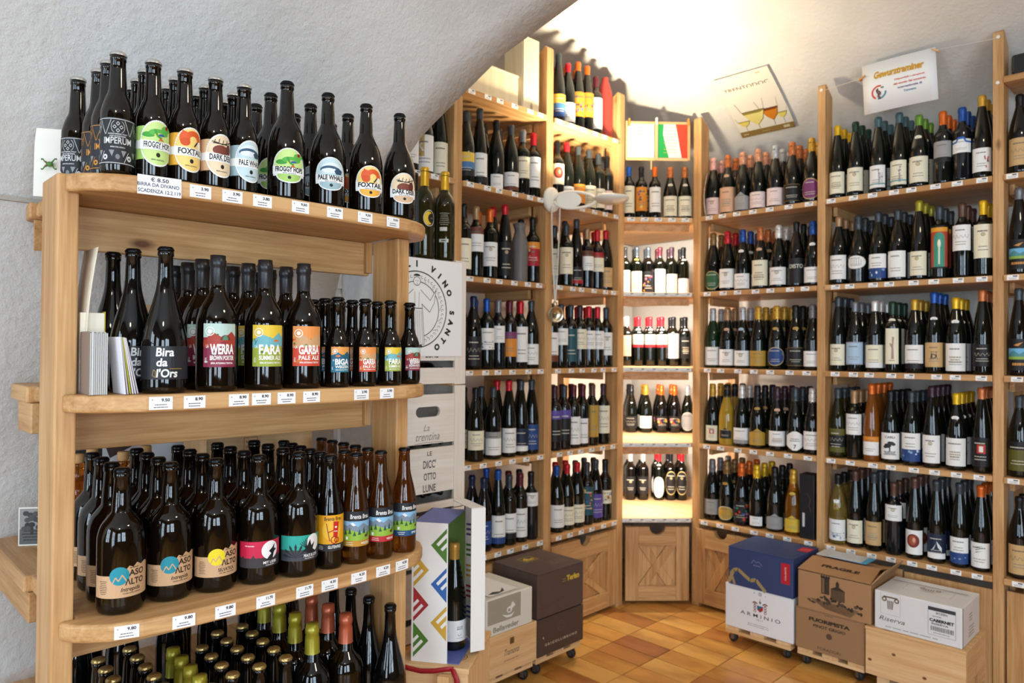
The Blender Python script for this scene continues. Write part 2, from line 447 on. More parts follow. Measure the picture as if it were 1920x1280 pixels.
def window(name, axis, pos, a0, a1, z0, z1):
    m = MB(); f = .06
    def B(u0, u1, zz0, zz1):
        if axis == 'x': m.box(pos-.08, pos-.03, u0, u1, zz0, zz1)
        else: m.box(u0, u1, pos+.03, pos+.08, zz0, zz1)
    B(a0, a0+f, z0, z1); B(a1-f, a1, z0, z1); B(a0+f, a1-f, z0, z0+f); B(a0+f, a1-f, z1-f, z1)
    c = (a0+a1)/2; B(c-.035, c+.035, z0+f, z1-f)
    for k in (1, 2): zz = z0+(z1-z0)*k/3; B(a0+f, c-.035, zz-.02, zz+.02); B(c+.035, a1-f, zz-.02, zz+.02)
    struct(m.build(name, FRM))
window('window_1', 'x', 5.08, -4.2, -2.9, .6, 2.5); window('window_2', 'x', 5.08, -5.8, -4.7, .6, 2.5)
window('window_3', 'y', -6.36, .65, 1.75, .6, 2.5); window('window_4', 'y', -6.36, 2.55, 3.65, .2, 2.5)
# floor: mortar bed with glazed terracotta tiles
m = MB(); m.box(-.7, 5.2, -6.5, .7, -.1, -.004)
floor = struct(m.build('floor', GROUT))
TXW, TYW = .2483, .1290
tm = MB(); g = .0022
tm.box(-TXW/2+g, TXW/2-g, -TYW/2+g, TYW/2-g, -.006, 0)
tme = tm.mesh('tile', TILE)
tones = ['cf9344', 'd79d4c', 'cf9344', 'd6a052', 'c48840', 'd9a455', 'd3994a', 'b8793a', 'c98d42', 'cb9548', 'd9a455', 'a9693a']
k = 0
for i in range(-2, 11):
    for j in range(-3, 17):
        cx, cy = .0317+TXW*(i+.5), -.236-TYW*(j+.5)
        if cx-CAM.x > -.1 and cy < -1.2: continue
        if k >= 285: continue
        k += 1
        t = link('tile', tme, floor, (cx, cy, random.uniform(-.0006, .0004)), random.uniform(-.004, .004))
        t.color = lin(random.choice(tones))
# the rest of the floor, away from the view
rm = MB()
for i in range(-2, 21):
    for j in range(-3, 48):
        cx, cy = .0317+TXW*(i+.5), -.236-TYW*(j+.5)
        if i < 11 and j < 17 and not (cx-CAM.x > -.1 and cy < -1.2): continue
        if cx > 5 or cy < -6.3 or cy > .5: continue
        rm.add([(cx-TXW/2+g, cy-TYW/2+g, 0), (cx+TXW/2-g, cy-TYW/2+g, 0), (cx+TXW/2-g, cy+TYW/2-g, 0), (cx-TXW/2+g, cy+TYW/2-g, 0)], [(0, 1, 2, 3)])
ro = rm.build('floor_tiling', TILE, floor); ro.color = lin('c98d42'); ro['kind'] = 'stuff'
# plaster ledge that runs along the near wall
lm = MB(); zz = 1.79; xx = interp(NEARZ, zz)
lm.box(xx-.03, xx+.008, -4.2, -3.12, zz-.006, zz+.006); struct(lm.build('trim_1', LEDGE))

# ================================================================== WALL SHELVES
SZ = dict(A=2.608, B=2.186, C=1.761, D=1.336, E=.911, F=.487)
ST = .027
def shelf_board(name, outline, z, parent, mat, t=ST):
    m = MB(); m.prism(outline, 'z', z-t, z); return m.build(name, mat, parent, bev=.004)
tagart = Art().rect(-.021, .021, -.0105, .0105, 'f3f1ee'); tagart.rect(.0, .016, .0025, .0075, '4a4a4c'); tagart.bars(0, -.002, .032, 2, .0045, '7d7d80', .0016)
TAGX = tagart.flat('price_tag', FX(0)); TAGY = tagart.flat('price_tag', FY(0))
stripart = Art().rect(-.032, .032, -.010, .010, 'e9e6e2'); stripart.rect(.006, .022, .001, .006, '6a6a6e'); stripart.bars(-.004, -.003, .05, 2, .004, '8d8d90', .0014)
TAGS = stripart.flat('price_tag', FX(0))
def post(name, x0, x1, y0, y1, z1, face, parent, slope=.05):
    """upright board whose top end is cut on a slant away from the room"""
    m = MB()
    if face == 'x': m.prism([(x0, 0), (x1, 0), (x1, z1-.012), (x1-.012, z1), (x0, z1-slope)], 'y', y0, y1)
    else: m.prism([(y0, 0), (y1, 0), (y1, z1-slope), (y0+.012, z1), (y0, z1-.012)], 'x', x0, x1)
    return m.build(name, WZ, parent, bev=.003)
def screws(parent, pts):
    for p, ax in pts:
        m = MB(); m.lathe([(.008, 0), (.008, .0015), (.005, .0025), (0, .0025)], 12)
        o = m.build('screw_cover', NAIL, parent); o.location = p
        o.rotation_euler = (PI/2, 0, 0) if ax == 'y' else (0, PI/2, 0)
SHELVES = {}
def wall_bay(key, label, a0, a1, side, levels, posts, tops, depth=.46, tags=7):
    """side 'x': front at x=0 looking +x, runs along y;  side 'y': front at y=0 looking -y, runs along x"""
    t = thing('wine_shelf', label, 'shelf', group='built-in wine shelves')
    for lv in levels:
        z = SZ[lv]
        if side == 'x':
            b = shelf_board('shelf_board', [(-depth, a0), (.010, a0), (.010, a1), (-depth, a1)], z, t, WY)
        else:
            b = shelf_board('shelf_board', [(a0, -.010), (a1, -.010), (a1, depth), (a0, depth)], z, t, WX)
        n = tags
        for i in range(n):
            u = a0+(a1-a0)*(i+.5)/n+random.uniform(-.012, .012)
            o = link('price_tag', TAGX if side == 'x' else TAGY, b)
            o.location = (.010, u, z-.0135) if side == 'x' else (u, -.010, z-.0135)
        # cleats that carry the board at both ends
        for u in (a0, a1-.02):
            (boxpart('cleat', -.40, -.10, u, u+.02, z-ST-.045, z-ST, WX, t) if side == 'x' else boxpart('cleat', u, u+.02, .10, .40, z-ST-.045, z-ST, WY, t))
    for (p0, p1), top in zip(posts, tops):
        if side == 'x':
            post('upright', -.09, 0, p0, p1, top, 'x', t)
            post('rear_upright', -.45, -.40, p0, p1, min(top, 2.75), 'x', t)
        else:
            post('upright', p0, p1, 0, .09, top, 'y', t)
            post('rear_upright', p0, p1, .40, .45, min(top, 2.42), 'y', t)
    SHELVES[key] = t
    return t
wall_bay('L0', 'larch wall shelf at the arch, mostly hidden behind the white crates', -2.12, -1.556, 'x', 'BC', [], [])
wall_bay('L1', 'larch wall shelf holding red wines beside the stacked white crates', -1.507, -.952, 'x', 'ABCDEF', [(-1.556, -1.507), (-.952, -.900)], [2.85, 2.965], tags=6)
wall_bay('L2', 'larch wall shelf of red wines with the white lamp clipped on its post', -.900, -.352, 'x', 'ABCDEF', [(-.352, -.297)], [2.885], tags=6)
wall_bay('R3', 'larch wall shelf of sparkling wines under the poster of glasses', .31, .965, 'y', 'BCDEF', [(.262, .31), (.965, 1.004)], [2.757, 2.765])
wall_bay('R4', 'larch wall shelf of white wines under the pegged paper sign', 1.004, 1.71, 'y', 'BCDEF', [(1.71, 1.750)], [2.807], tags=8)
R5 = wall_bay('R5', 'larch wall shelf cut by the frame edge, black box lying on top', 1.75, 2.25, 'y', 'BCDEF', [(2.25, 2.29)], [2.8], tags=6)
shelf_board('top_board', [(1.75, -.01), (2.25, -.01), (2.25, .2), (1.75, .2)], 2.60, R5, WX)
screws(SHELVES['R3'], [((.985, -.001, 2.735), 'y')]); screws(SHELVES['R4'], [((1.730, -.001, 2.775), 'y'), ((1.728, -.001, 2.58), 'y')])
tC = thing('wine_shelf', 'lit corner wine shelf between the two walls, angled front', 'shelf', group='built-in wine shelves')
CX = 1/math.sqrt(2)
for lv in 'BCDEF':
    z = SZ[lv]
    b = shelf_board('shelf_board', [(.000, -.295), (.260, -.014), (.260, .52), (-.52, .52), (-.52, -.295)], z, tC, PXm)
    n = 5 if lv == 'B' else 6
    for i in range(n):
        f = (i+.5)/n
        o = link('price_tag', TAGS if lv != 'B' else TAGX, b, (-.002+.264*f+.0006, -.297+.285*f-.0006, z-.0135), math.atan2(-.264, .285))
    if lv != 'F':
        m = MB(); m.prism([(-.03, -.255), (.225, .02), (.211, .033), (-.044, -.242)], 'z', z-ST-.045, z-ST-.004); m.build('apron', WX, tC, bev=.002)
SHELVES['C'] = tC
# little light strips under the corner boards
for lv in 'BCDE':
    z = SZ[lv]-ST-.001
    t = tag(link('light_strip', None, None, (.062, -.086, z), math.atan2(.285, .264)), 'slim white light strip fixed under the '+dict(B='top', C='second', D='third', E='fourth')[lv]+' board of the corner shelf', 'lamp', 'light strips under the corner boards')
    boxpart('housing', -.16, .16, -.012, .012, -.012, .0, WHITEP, t); boxpart('diffuser', -.155, .155, -.009, .009, -.0135, -.0122, STRIP, t, 0)
    l = bpy.data.lights.new('strip_light', 'AREA'); l.shape = 'RECTANGLE'; l.size = .30; l.size_y = .02; l.energy = 8.0; l.color = (1, .94, .84)
    lo = bpy.data.objects.new('strip_light', l); COL.objects.link(lo); lo.parent = t; lo.location = (0, 0, -.016); lo.rotation_euler = (math.radians(42), 0, 0)

# cupboards under the shelves
def notch_outline(w, z0, z1, nr=.045, n=12):
    pts = [(0, z0), (w, z0), (w, z1)]
    if nr: pts += [(w/2+nr*math.cos(a*PI/n), z1-nr*math.sin(a*PI/n)) for a in range(n+1)]
    return pts+[(0, z1)]
def cabinet_door(parent, loc, rotz, w, z0=.02, z1=.435, cross=True, notch=.045):
    """front looks along local -y; frame pieces stand proud, crossed battens in the sunk field"""
    d = link('cupboard_door', None, parent, loc, rotz)
    m = MB(); m.prism(notch_outline(w, z0, z1, notch), 'y', .018, .032); m.build('panel', WZ, d)
    if not cross:
        return d
    fw = .055; lo, hi = z0+.085, z1-.105
    for nme, b in (('stile', (0, fw*1.35, z0, z1)), ('stile', (w-fw*1.35, w, z0, z1))):
        boxpart(nme, b[0], b[1], 0, .018, b[2], b[3], WZ, d)
    boxpart('rail', fw*1.35, w-fw*1.35, 0, .018, z0, lo, WX, d)
    m = MB(); mid = w/2; nr = notch
    pts = [(fw*1.35, hi), (w-fw*1.35, hi), (w-fw*1.35, z1), (mid+nr, z1)]+[(mid+nr*math.cos(a*PI/12), z1-nr*math.sin(a*PI/12)) for a in range(1, 12)]+[(mid-nr, z1), (fw*1.35, z1)]
    m.prism(pts, 'y', 0, .018); m.build('rail', WX, d, bev=.002)
    x0, x1 = fw*1.35, w-fw*1.35
    for s, y0 in ((1, .0015), (-1, .006)):
        m = MB(); bw = .055
        a, b = ((x0, lo), (x1, hi)) if s > 0 else ((x1, lo), (x0, hi))
        L = math.hypot(b[0]-a[0], b[1]-a[1]); nx = bw/2
        m.prism([(a[0]-nx*0, a[1]), (a[0]+s*bw, a[1]), (b[0], b[1]), (b[0]-s*bw, b[1])], 'y', y0, .018)
        m.build('cross_batten', WZ, d, bev=.002)
    return d
for key, loc, rz, w_, kw in (
    ('L1', (.002, -1.49, 0), PI/2, .53, {}), ('L2', (.002, -.893, 0), PI/2, .535, {}),
    ('C', (.009, -.281, 0), math.atan2(.285, .264), .362, {}),
    ('R3', (.274, -.002, 0), -.02, .335, {'notch': .04}), ('R3', (.64, .002, 0), 0, .32, {'notch': .04}),
    ('R4', (1.008, .002, 0), 0, .345, {'cross': False, 'notch': 0, 'z1': .43}), ('R4', (1.362, -.006, 0), 0, .345, {'cross': False, 'notch': 0, 'z1': .425}),
    ('R5', (1.757, .002, 0), 0, .45, {'cross': False, 'notch': 0, 'z1': .43})):
    cabinet_door(SHELVES[key], loc, rz, w_, **kw)
# ================================================================== BOTTLES
def rounded(pts):
    """profile points (r, z) smoothed between"""
    return [(max(p.x, 0), p.y) for p in smooth_curve(pts, 3)]
def foot(R): return [(0.0, .004), (R*.72, .004), (R*.80, .0005), (R*.90, .0012), (R*.97, .006), (R, .014)]
class Kind:
    def __init__(s, name, R, H, body, seg=24, zs=1.):
        s.R, s.H, s.zs = R, H*zs, zs
        body = [(r, z*zs) for r, z in body]
        m = MB(); m.lathe(foot(R)+body, seg)
        s.mesh = m.mesh(name, GLASS); s.clear = m.mesh(name+'_clear', CLEAR)
def neck(r, z0, z1): return [(r, z0), (r*.97, (z0+z1)/2), (r*.95, z1-.016), (r*1.1, z1-.015), (r*1.1, z1-.006), (r*.95, z1-.005), (r*.92, z1), (0, z1)]
KIND = {
 'B': Kind('bordeaux_bottle', .0372, .302, rounded([(.0372, .1), (.0372, .185), (.0365, .20), (.031, .214), (.0215, .226), (.0155, .240)])+neck(.0143, .248, .302), 24, 1.10),
 'G': Kind('burgundy_bottle', .0405, .300, rounded([(.0405, .1), (.0405, .145), (.0385, .168), (.0325, .197), (.0235, .228), (.0165, .252)])+neck(.0145, .262, .300), 24, 1.13),
 'R': Kind('flute_bottle', .0370, .328, rounded([(.0370, .1), (.0370, .140), (.0355, .165), (.0305, .205), (.0225, .250), (.0165, .28)])+neck(.0145, .29, .328), 24, 1.12),
 'S': Kind('sparkling_bottle', .0435, .312, rounded([(.0435, .09), (.0435, .135), (.0415, .160), (.035, .195), (.0245, .232), (.0175, .262)])+neck(.0160, .272, .312), 24, 1.04),
 # beers
 'l33': Kind('longneck_bottle', .0308, .250, rounded([(.0308, .06), (.0308, .118), (.0295, .132), (.024, .152), (.0185, .166), (.0165, .176)])+[(.0148, .215), (.0138, .232), (.0150, .233), (.0152, .240), (.0135, .241), (.0130, .247), (0, .247)], 32),
 'b75': Kind('swan_neck_bottle', .0435, .290, rounded([(.0435, .06), (.0435, .120), (.0415, .145), (.034, .174), (.0235, .196), (.0175, .212)])+[(.0150, .265), (.0140, .272), (.0158, .273), (.0158, .281), (.0135, .282), (.0130, .288), (0, .288)], 32),
 'bira': Kind('tapered_beer_bottle', .0445, .305, rounded([(.0445, .04), (.0445, .085), (.0425, .115), (.036, .148), (.0265, .182), (.0185, .215), (.0155, .24)])+[(.0140, .285), (.0160, .287), (.0160, .296), (.0135, .297), (.0130, .302), (0, .302)], 32),
 'werra': Kind('round_shouldered_bottle', .0440, .297, rounded([(.0440, .09), (.0440, .140), (.0420, .160), (.0355, .182), (.0250, .202), (.0175, .216)])+[(.0150, .23), (.0145, .28), (.0158, .281), (.0158, .293), (.0140, .297), (0, .297)], 32),
 'biga': Kind('small_round_bottle', .0305, .222, rounded([(.0305, .06), (.0305, .088), (.0290, .105), (.0235, .123), (.0170, .138), (.0145, .15)])+[(.0128, .200), (.0142, .202), (.0145, .211), (.0128, .212), (.0125, .219), (0, .219)], 32),
 'maso': Kind('broad_beer_bottle', .0458, .293, rounded([(.0458, .09), (.0458, .140), (.0445, .158), (.0385, .178), (.0275, .193), (.0190, .204)])+[(.0165, .24), (.0145, .273), (.0162, .275), (.0162, .284), (.0138, .285), (.0130, .291), (0, .291)], 32),
 'bren': Kind('half_litre_bottle', .0330, .278, rounded([(.0330, .08), (.0330, .132), (.0315, .150), (.0265, .175), (.0200, .200), (.0165, .22)])+[(.0143, .262), (.0136, .263), (.0150, .264), (.0150, .270), (.0132, .271), (.0130, .275), (0, .275)], 32),
}
def caps_mesh(kind):
    K = KIND[kind]; H = K.H; m = MB()
    if kind == 'S':                      # crumpled foil over wire and cork
        pr = [(.0236, H-.098), (.0218, H-.080), (.0190, H-.058), (.0182, H-.046), (.0200, H-.040), (.0195, H-.030), (.0172, H-.020), (.0182, H-.010), (.0172, H+.006), (.0120, H+.011), (0, H+.012)]
        m.lathe(pr, 20, mod=lambda k, i: 1+.035*math.sin(i*2.9+k*1.7) if 1 < k < 9 else 1)
    else:
        r = .0143
        m.lathe([(r*1.08+.0006, H-.062), (r*1.06+.0006, H-.060), (r*1.03+.0006, H-.03), (r*1.12+.001, H-.016), (r*1.12+.001, H-.006), (r*1.04+.0006, H-.004), (r*.98, H+.0012), (0, H+.0014)], 20)
    return m.mesh('capsule', FOIL)
CAPS = {k: caps_mesh(k) for k in 'BGRS'}
def crown(H):
    m = MB(); n = 42
    m.lathe([(.0158, H-.0075), (.0160, H-.005), (.0140, H-.001), (.0128, H+.0005), (0, H+.0008)], n, mod=lambda k, i: 1+(.035 if i % 2 else -.035)*(1 if k < 2 else 0))
    return m.mesh('crown_cap', CAPM)
CROWN = {k: crown(KIND[k].H) for k in ('l33', 'b75', 'bira', 'biga', 'maso', 'bren')}
def sleeve(H, lo, r0, r1):
    m = MB(); m.lathe([(r0, lo), (r0-.0008, lo+.002), ((r0+r1)/2, (lo+H)/2), (r1, H-.024), (r1+.0016, H-.022), (r1+.0018, H-.010), (r1+.0004, H-.008), (r1, H+.0015), (0, H+.002)], 28, mod=lambda k, i: 1+(.012 if (i % 2 and k >= 6 and k < 8) else 0))
    return m.mesh('capsule', FOIL)
SLEEVE = {'l33': sleeve(.250, .185, .0178, .0150), 'werra': sleeve(.297, .232, .0162, .0160), 'maso': sleeve(.293, .222, .0196, .0160), 'bira': sleeve(.305, .23, .0180, .0158)}
TINT = {'g': '0b0f0a', 'b': '0e0804', 'k': '090909', 'o': '4a4a12', 'a': '7a4310', 'y': 'c9b25a', 'd': 'd08a12', 'G': '0d2a10', 'gold': 'a88628', 'n': '0d1016'}
TINTW = {'g': 'dark green', 'b': 'brown', 'k': 'black', 'o': 'olive', 'a': 'amber', 'y': 'pale clear', 'd': 'golden', 'G': 'green', 'gold': 'gilded', 'n': 'dark'}
CAPC = {'red': 'c2202b', 'orange': 'd9681e', 'yellow': 'e3b51c', 'gold': 'c99c35', 'blue': '1f4f9e', 'black': '18181b', 'slate': '3c4349', 'white': 'd9d5cf', 'silver': 'b9bcc0', 'maroon': '5a1f2a',
        'tan': 'a88560', 'brown': '5d4036', 'copper': 'c2703c', 'pink': 'dfa9a2', 'green': '6d9a3a', 'darkgreen': '1f3a2c', 'teal': '4d6a70', 'grey': '77787c', 'purple': '3d2530', 'olive': 'a59a2a', 'peach': 'd79a78', 'bronze': '8a6a3c', 'navy': '1c2a4a'}
WORDS = {'w': 'white', 'c': 'cream', 't': 'tan'}
PAL = {'w': 'ecebe8', 'c': 'e9e2c8', 't': 'cba672', 'k': '1b1a1c', 'p': 'e6c6c0', 'pk': 'd8b2ab', 'gold': 'b8923a', 'blue': '27457f', 'navy': '1d2740', 'gy': '9b9a98', 'lb': 'a9c3d8', 'or': 'd98a2e', 'red': 'a8232c', 'gr': '2f5a3a', 'yel': 'd9b53a', 'br': '6b3a2a', 'pu': '7a3a6a', 'te': '23505a', 'ol': '5d5a22', 'pe': 'dcae8c', 'vi': '5a4a9a', 'lp': 'ecd6d2'}
COLW = {'w': 'white', 'c': 'cream', 't': 'tan', 'k': 'black', 'p': 'pink', 'pk': 'dusky pink', 'gold': 'gold', 'blue': 'blue', 'navy': 'navy', 'gy': 'grey', 'lb': 'pale blue', 'or': 'orange', 'red': 'red', 'gr': 'green', 'yel': 'yellow', 'br': 'brown', 'pu': 'purple', 'te': 'teal', 'ol': 'olive', 'pe': 'peach', 'vi': 'violet', 'lp': 'pale pink'}
LABELS = {}
def label_mesh(kind, spec):
    """spec: 'colour[/extra...]@lo-hi' with heights as fractions of the bottle; extras draw what the label shows"""
    key = (kind, spec)
    if key in LABELS: return LABELS[key]
    R, H = KIND[kind].R, KIND[kind].H
    body, rng = spec.split('@'); lo, hi = [float(x)*H for x in rng.split('-')]
    parts = body.split('/'); base = PAL[parts[0]]; ex = parts[1:]
    a = Art(); h = hi-lo; W = R*(1.18 if 'narrow' not in ex else .8)
    rr = random.Random(spec+kind)
    dark = parts[0] in ('k', 'navy', 'blue', 'br', 'te', 'gr', 'ol', 'vi', 'pu', 'red')
    ink = 'c9c4b4' if dark else '6b635b'
    if 'oval' in ex: a.ell(0, 0, W, h/2, 'c8b070' if dark else 'cfc8b8', 28); a.ell(0, 0, W*.93, h/2*.92, base, 28)
    elif 'hex' in ex: a.poly([(-W, -h*.25), (-W*.2, -h*.5), (W*.2, -h*.5), (W, -h*.25), (W, h*.25), (W*.2, h*.5), (-W*.2, h*.5), (-W, h*.25)], base)
    elif 'shield' in ex: a.poly([(-W, -h/2), (W, -h/2), (W, h*.22), (W*.45, h*.3), (0, h/2), (-W*.45, h*.3), (-W, h*.22)], base)
    else: a.rect(-W, W, -h/2, h/2, base)
    if 'edge' in ex: a.line([(-W*.95, -h*.47), (W*.95, -h*.47), (W*.95, h*.47), (-W*.95, h*.47), (-W*.95, -h*.47)], .0012, 'b04a40' if parts[0] == 'lb' else 'b8953e')
    for e in ex:
        if e.startswith('low:'): a.rect(-W, W, -h/2, -h*.08, PAL[e[4:]])
        if e.startswith('foot:'): a.rect(-W, W, -h/2, -h*.28, PAL[e[5:]])
        if e.startswith('top:'): a.rect(-W, W, h*.22, h/2, PAL[e[4:]])
        if e.startswith('side:'): a.rect(W*.55, W, -h/2, h/2, PAL[e[5:]])
    if 'wave' in ex:
        for k in range(10):
            a.ell(rr.uniform(-W*.85, W*.85), rr.uniform(-h*.45, -h*.12), rr.uniform(.002, .006), rr.uniform(.002, .008), rr.choice(['3c5f8f', 'cfd8e2', '274a78', '8ba6c4']), 8)
    if 'art' in ex:
        cs = ['d98a2e', '2f7a6a', 'b8382c', '3a5a9a', 'e0c050', '7a4a2a', 'c46a8a']
        for k in range(14):
            a.ell(rr.uniform(-W*.75, W*.75), rr.uniform(-h*.36, h*.36), rr.uniform(.003, .009), rr.uniform(.003, .01), rr.choice(cs), 9)
    if 'door' in ex:
        a.rect(-W*.85, W*.85, -h*.46, h*.46, 'b0452f'); a.rect(-W*.5, W*.5, -h*.46, h*.2, '3f8f78'); a.ell(0, h*.2, W*.5, h*.14, '3f8f78'); a.rect(-W*.85, W*.85, h*.36, h*.46, 'e09a2a'); a.ell(0, h*.08, W*.14, h*.1, 'f0e8d0'); a.rect(-W*.07, W*.07, -h*.4, h*.05, 'd8e0c0')
    if 'land' in ex:
        a.rect(-W, W, -h*.15, h*.2, '6fb0d8'); a.poly([(-W, -h*.02), (-W*.4, h*.14), (W*.1, h*.02), (W*.6, h*.12), (W, 0), (W, -h*.15), (-W, -h*.15)], '4f8a8f'); a.rect(-W, W, -h*.15, -h*.06, '8fb04a')
        a.poly([(-W*.4, h*.3), (0, h*.27), (W*.4, h*.4), (0, h*.36)], 'c88a40')
        a.bars(0, -h*.3, W*1.3, 1, h*.1, 'c88a40', h*.08, rr)
    if 'portrait' in ex: a.ell(0, h*.06, W*.62, h*.28, '7a2d22'); a.ell(-W*.05, h*.08, W*.36, h*.2, 'a8553a'); a.ell(W*.1, h*.1, W*.14, h*.1, 'd8a080')
    if 'stump' in ex:
        a.poly([(-W*.1, -h*.36), (W*.3, -h*.36), (W*.2, h*.0), (W*.3, h*.25), (W*.05, h*.28), (0, h*.05), (-W*.3, h*.1), (-W*.3, h*.04), (-W*.05, -h*.05)], 'a88478'); a.bars(0, -h*.4, W*1.0, 1, h*.05, '8f6a5a', h*.02, rr)
    if 'tree' in ex:
        for k in range(9): a.ell(rr.uniform(-W*.4, W*.5), rr.uniform(-h*.05, h*.16), W*.2, h*.06, '2c2c2e', 9)
        a.rect(-W*.05, W*.05, -h*.2, 0, '2c2c2e'); a.bars(0, -h*.22, W*1.2, 3, h*.05, '2c2c2e', h*.03, rr); a.text('CARLI', 0, h*.34, h*.09, '333333', W*.9)
    if 'plant' in ex:
        for k in range(6):
            x0 = W*rr.uniform(.15, .7); a.line([(x0, -h*.4), (x0+rr.uniform(-.004, .004), rr.uniform(-.1, .25)*h)], .0012, '8a7a8a'); a.ell(x0, rr.uniform(-.1, .25)*h, .0022, .004, rr.choice(['8a6a8a', '7a8a5a', 'a88aa0']), 8)
        a.rect(-W, W, -h*.36, -h*.31, '5f9aa0')
    if 'flower' in ex:
        for k in range(7): a.ell(W*rr.uniform(.2, .75), rr.uniform(-.3, .25)*h, .003, .006, rr.choice(['8a5a7a', 'b8523a', 'c8a040', '5a6a8a']), 8)
    if 'stripes' in ex:
        for k in range(3): a.poly([(-W*.35, h*(.12+k*.1)), (W*.4, h*(.2+k*.1)), (W*.05, h*(.15+k*.1)), (-W*.3, h*(.09+k*.1))], '4f6a3a')
    if 'script' in ex:
        pts = [(W*(-.75+1.5*t/14), h*.02+h*.10*math.sin(t*1.9)*(1 if t % 3 else .4)) for t in range(15)]
        a.line(pts, .0011, ink)
    if 'emblem' in ex: a.ring(0, h*.20, W*.10, W*.20, 'b3a27a', 12); a.ell(0, h*.20, W*.06, h*.03, 'b3a27a', 8)
    if 'logo' in ex: a.line([(-W*.35, h*.12), (W*.35, h*.12)], .002, '2a2a2c'); a.line([(-W*.2, h*.1), (-W*.3, -h*.2)], .002, '2a2a2c'); a.line([(W*.2, h*.1), (W*.3, -h*.2)], .002, '2a2a2c'); a.text('D', 0, -h*.06, h*.2, '2a2a2c')
    if 'leaf' in ex: a.poly([(-W*.1, h*.05), (-W*.5, -h*.22), (-W*.2, -h*.1), (W*.05, h*.2)], 'd8dcdc'); a.poly([(0, h*.22), (W*.5, -h*.05), (W*.5, -h*.22), (W*.15, -h*.05)], 'd8dcdc')
    if 'square' in ex: a.rect(-W*.3, W*.45, -h*.05, h*.25, 'b8342c'); a.rect(-W*.1, W*.25, 0, h*.2, 'e8e0d8')
    if 'lines' in ex:
        for k in range(6): a.rect(-W*.5+k*W*.2, -W*.46+k*W*.2, -h*.25, h*.25, '8f8a80')
    if 'word' in ex: a.text('DISTO', 0, h*.18, h*.16, 'd0ccc0', W*1.5)
    if 'seven' in ex: a.text('7', 0, -h*.3, h*.22, '2a2a2a'); a.bars(0, h*.1, W*1.2, 2, h*.1, '555555', None, rr)
    if 'crest' in ex: a.poly([(-W, h*.2), (-W*.4, h*.24), (-W*.2, h*.5), (W*.2, h*.5), (W*.4, h*.24), (W, h*.2), (W, h*.32), (W*.5, h*.36), (W*.25, h*.66), (-W*.25, h*.66), (-W*.5, h*.36), (-W, h*.32)], '2a62b0')
    if 'letter' in ex: a.rect(-W, 0, -h*.1, h/2, 'c9a868'); a.text('R', -W*.4, h*.2, h*.3, 'e8e0d0')
    if 'sun' in ex: a.rect(-W, W, h*.1, h*.5, 'e2c050'); a.rect(-W, W, -h*.2, h*.1, '4a7ab0')
    if 'house' in ex: a.bars(0, h*.0, W*1.1, 3, h*.09, 'a99c84', h*.05, rr)
    if not ({'land', 'door', 'portrait', 'tree', 'stump', 'word', 'seven'} & set(ex)):
        y = h*.30 if not any(e.startswith('low:') for e in ex) else h*.34
        a.bars(-W*.05, y, W*1.15, 1, h*.1, ink, h*.04, rr)
        a.bars(0, -h*.16 if not any(e.startswith('low:') for e in ex) else h*.12, W*1.2, 2, h*.10, ink if dark else '8f877c', h*.028, rr)
    LABELS[key] = a.cyl('label', R, (lo+hi)/2, .26, .00020)
    return LABELS[key]
def neckoval(kind, c):
    key = (kind, 'neck', c)
    if key not in LABELS:
        z = {'G': .205, 'S': .205, 'B': .222, 'R': .22}[kind]*KIND[kind].zs; R = {'G': .0312, 'S': .0335, 'B': .0262, 'R': .0280}[kind]
        a = Art().ell(0, 0, .015, .009, PAL[c], 18); a.bars(0, .001, .018, 2, .004, '9a9080', .0012)
        LABELS[key] = a.cyl('neck_label', R, z, .3)
    return LABELS[key]
def bottle(kind, loc, facing, tint, cap, spec, label, group, cat='bottle', neckl=None, clear=False, name='wine_bottle'):
    K = KIND[kind]
    o = tag(link(name, K.clear if clear else K.mesh, None, loc, facing), label, cat, group)
    o.color = lin(TINT[tint])
    if cap:
        c = link('capsule', CAPS[kind], o); c.color = lin(CAPC[cap])
    if spec:
        link('label', label_mesh(kind, spec), o)
    if neckl: link('neck_label', neckoval(kind, neckl), o)
    return o
ORD = ['first', 'second', 'third', 'fourth', 'fifth', 'sixth', 'seventh', 'eighth', 'ninth', 'tenth', 'eleventh', 'twelfth']
BAYS = {'L0': ('arch-side bay', 'bay half hidden by the arch'), 'L1': ('bay beside white crates', ''), 'L2': ('bay under white lamp', ''), 'C': ('lit corner bay', ''), 'R3': ('bay below glasses poster', ''), 'R4': ('bay below paper sign', ''), 'R5': ('end bay', '')}
SHN = {'A': 'top', 'B': 'second', 'C': 'third', 'D': 'fourth', 'E': 'fifth', 'F': 'lowest'}
SHN2 = {'B': 'top', 'C': 'second', 'D': 'third', 'E': 'fourth', 'F': 'lowest'}
def on_line(px, nrm, d, z):
    py = 640
    for _ in range(4):
        p = hit(px, py, nrm, d); py += (p.z-z)*FPX/(p-CAM).dot(fwd)
    return p
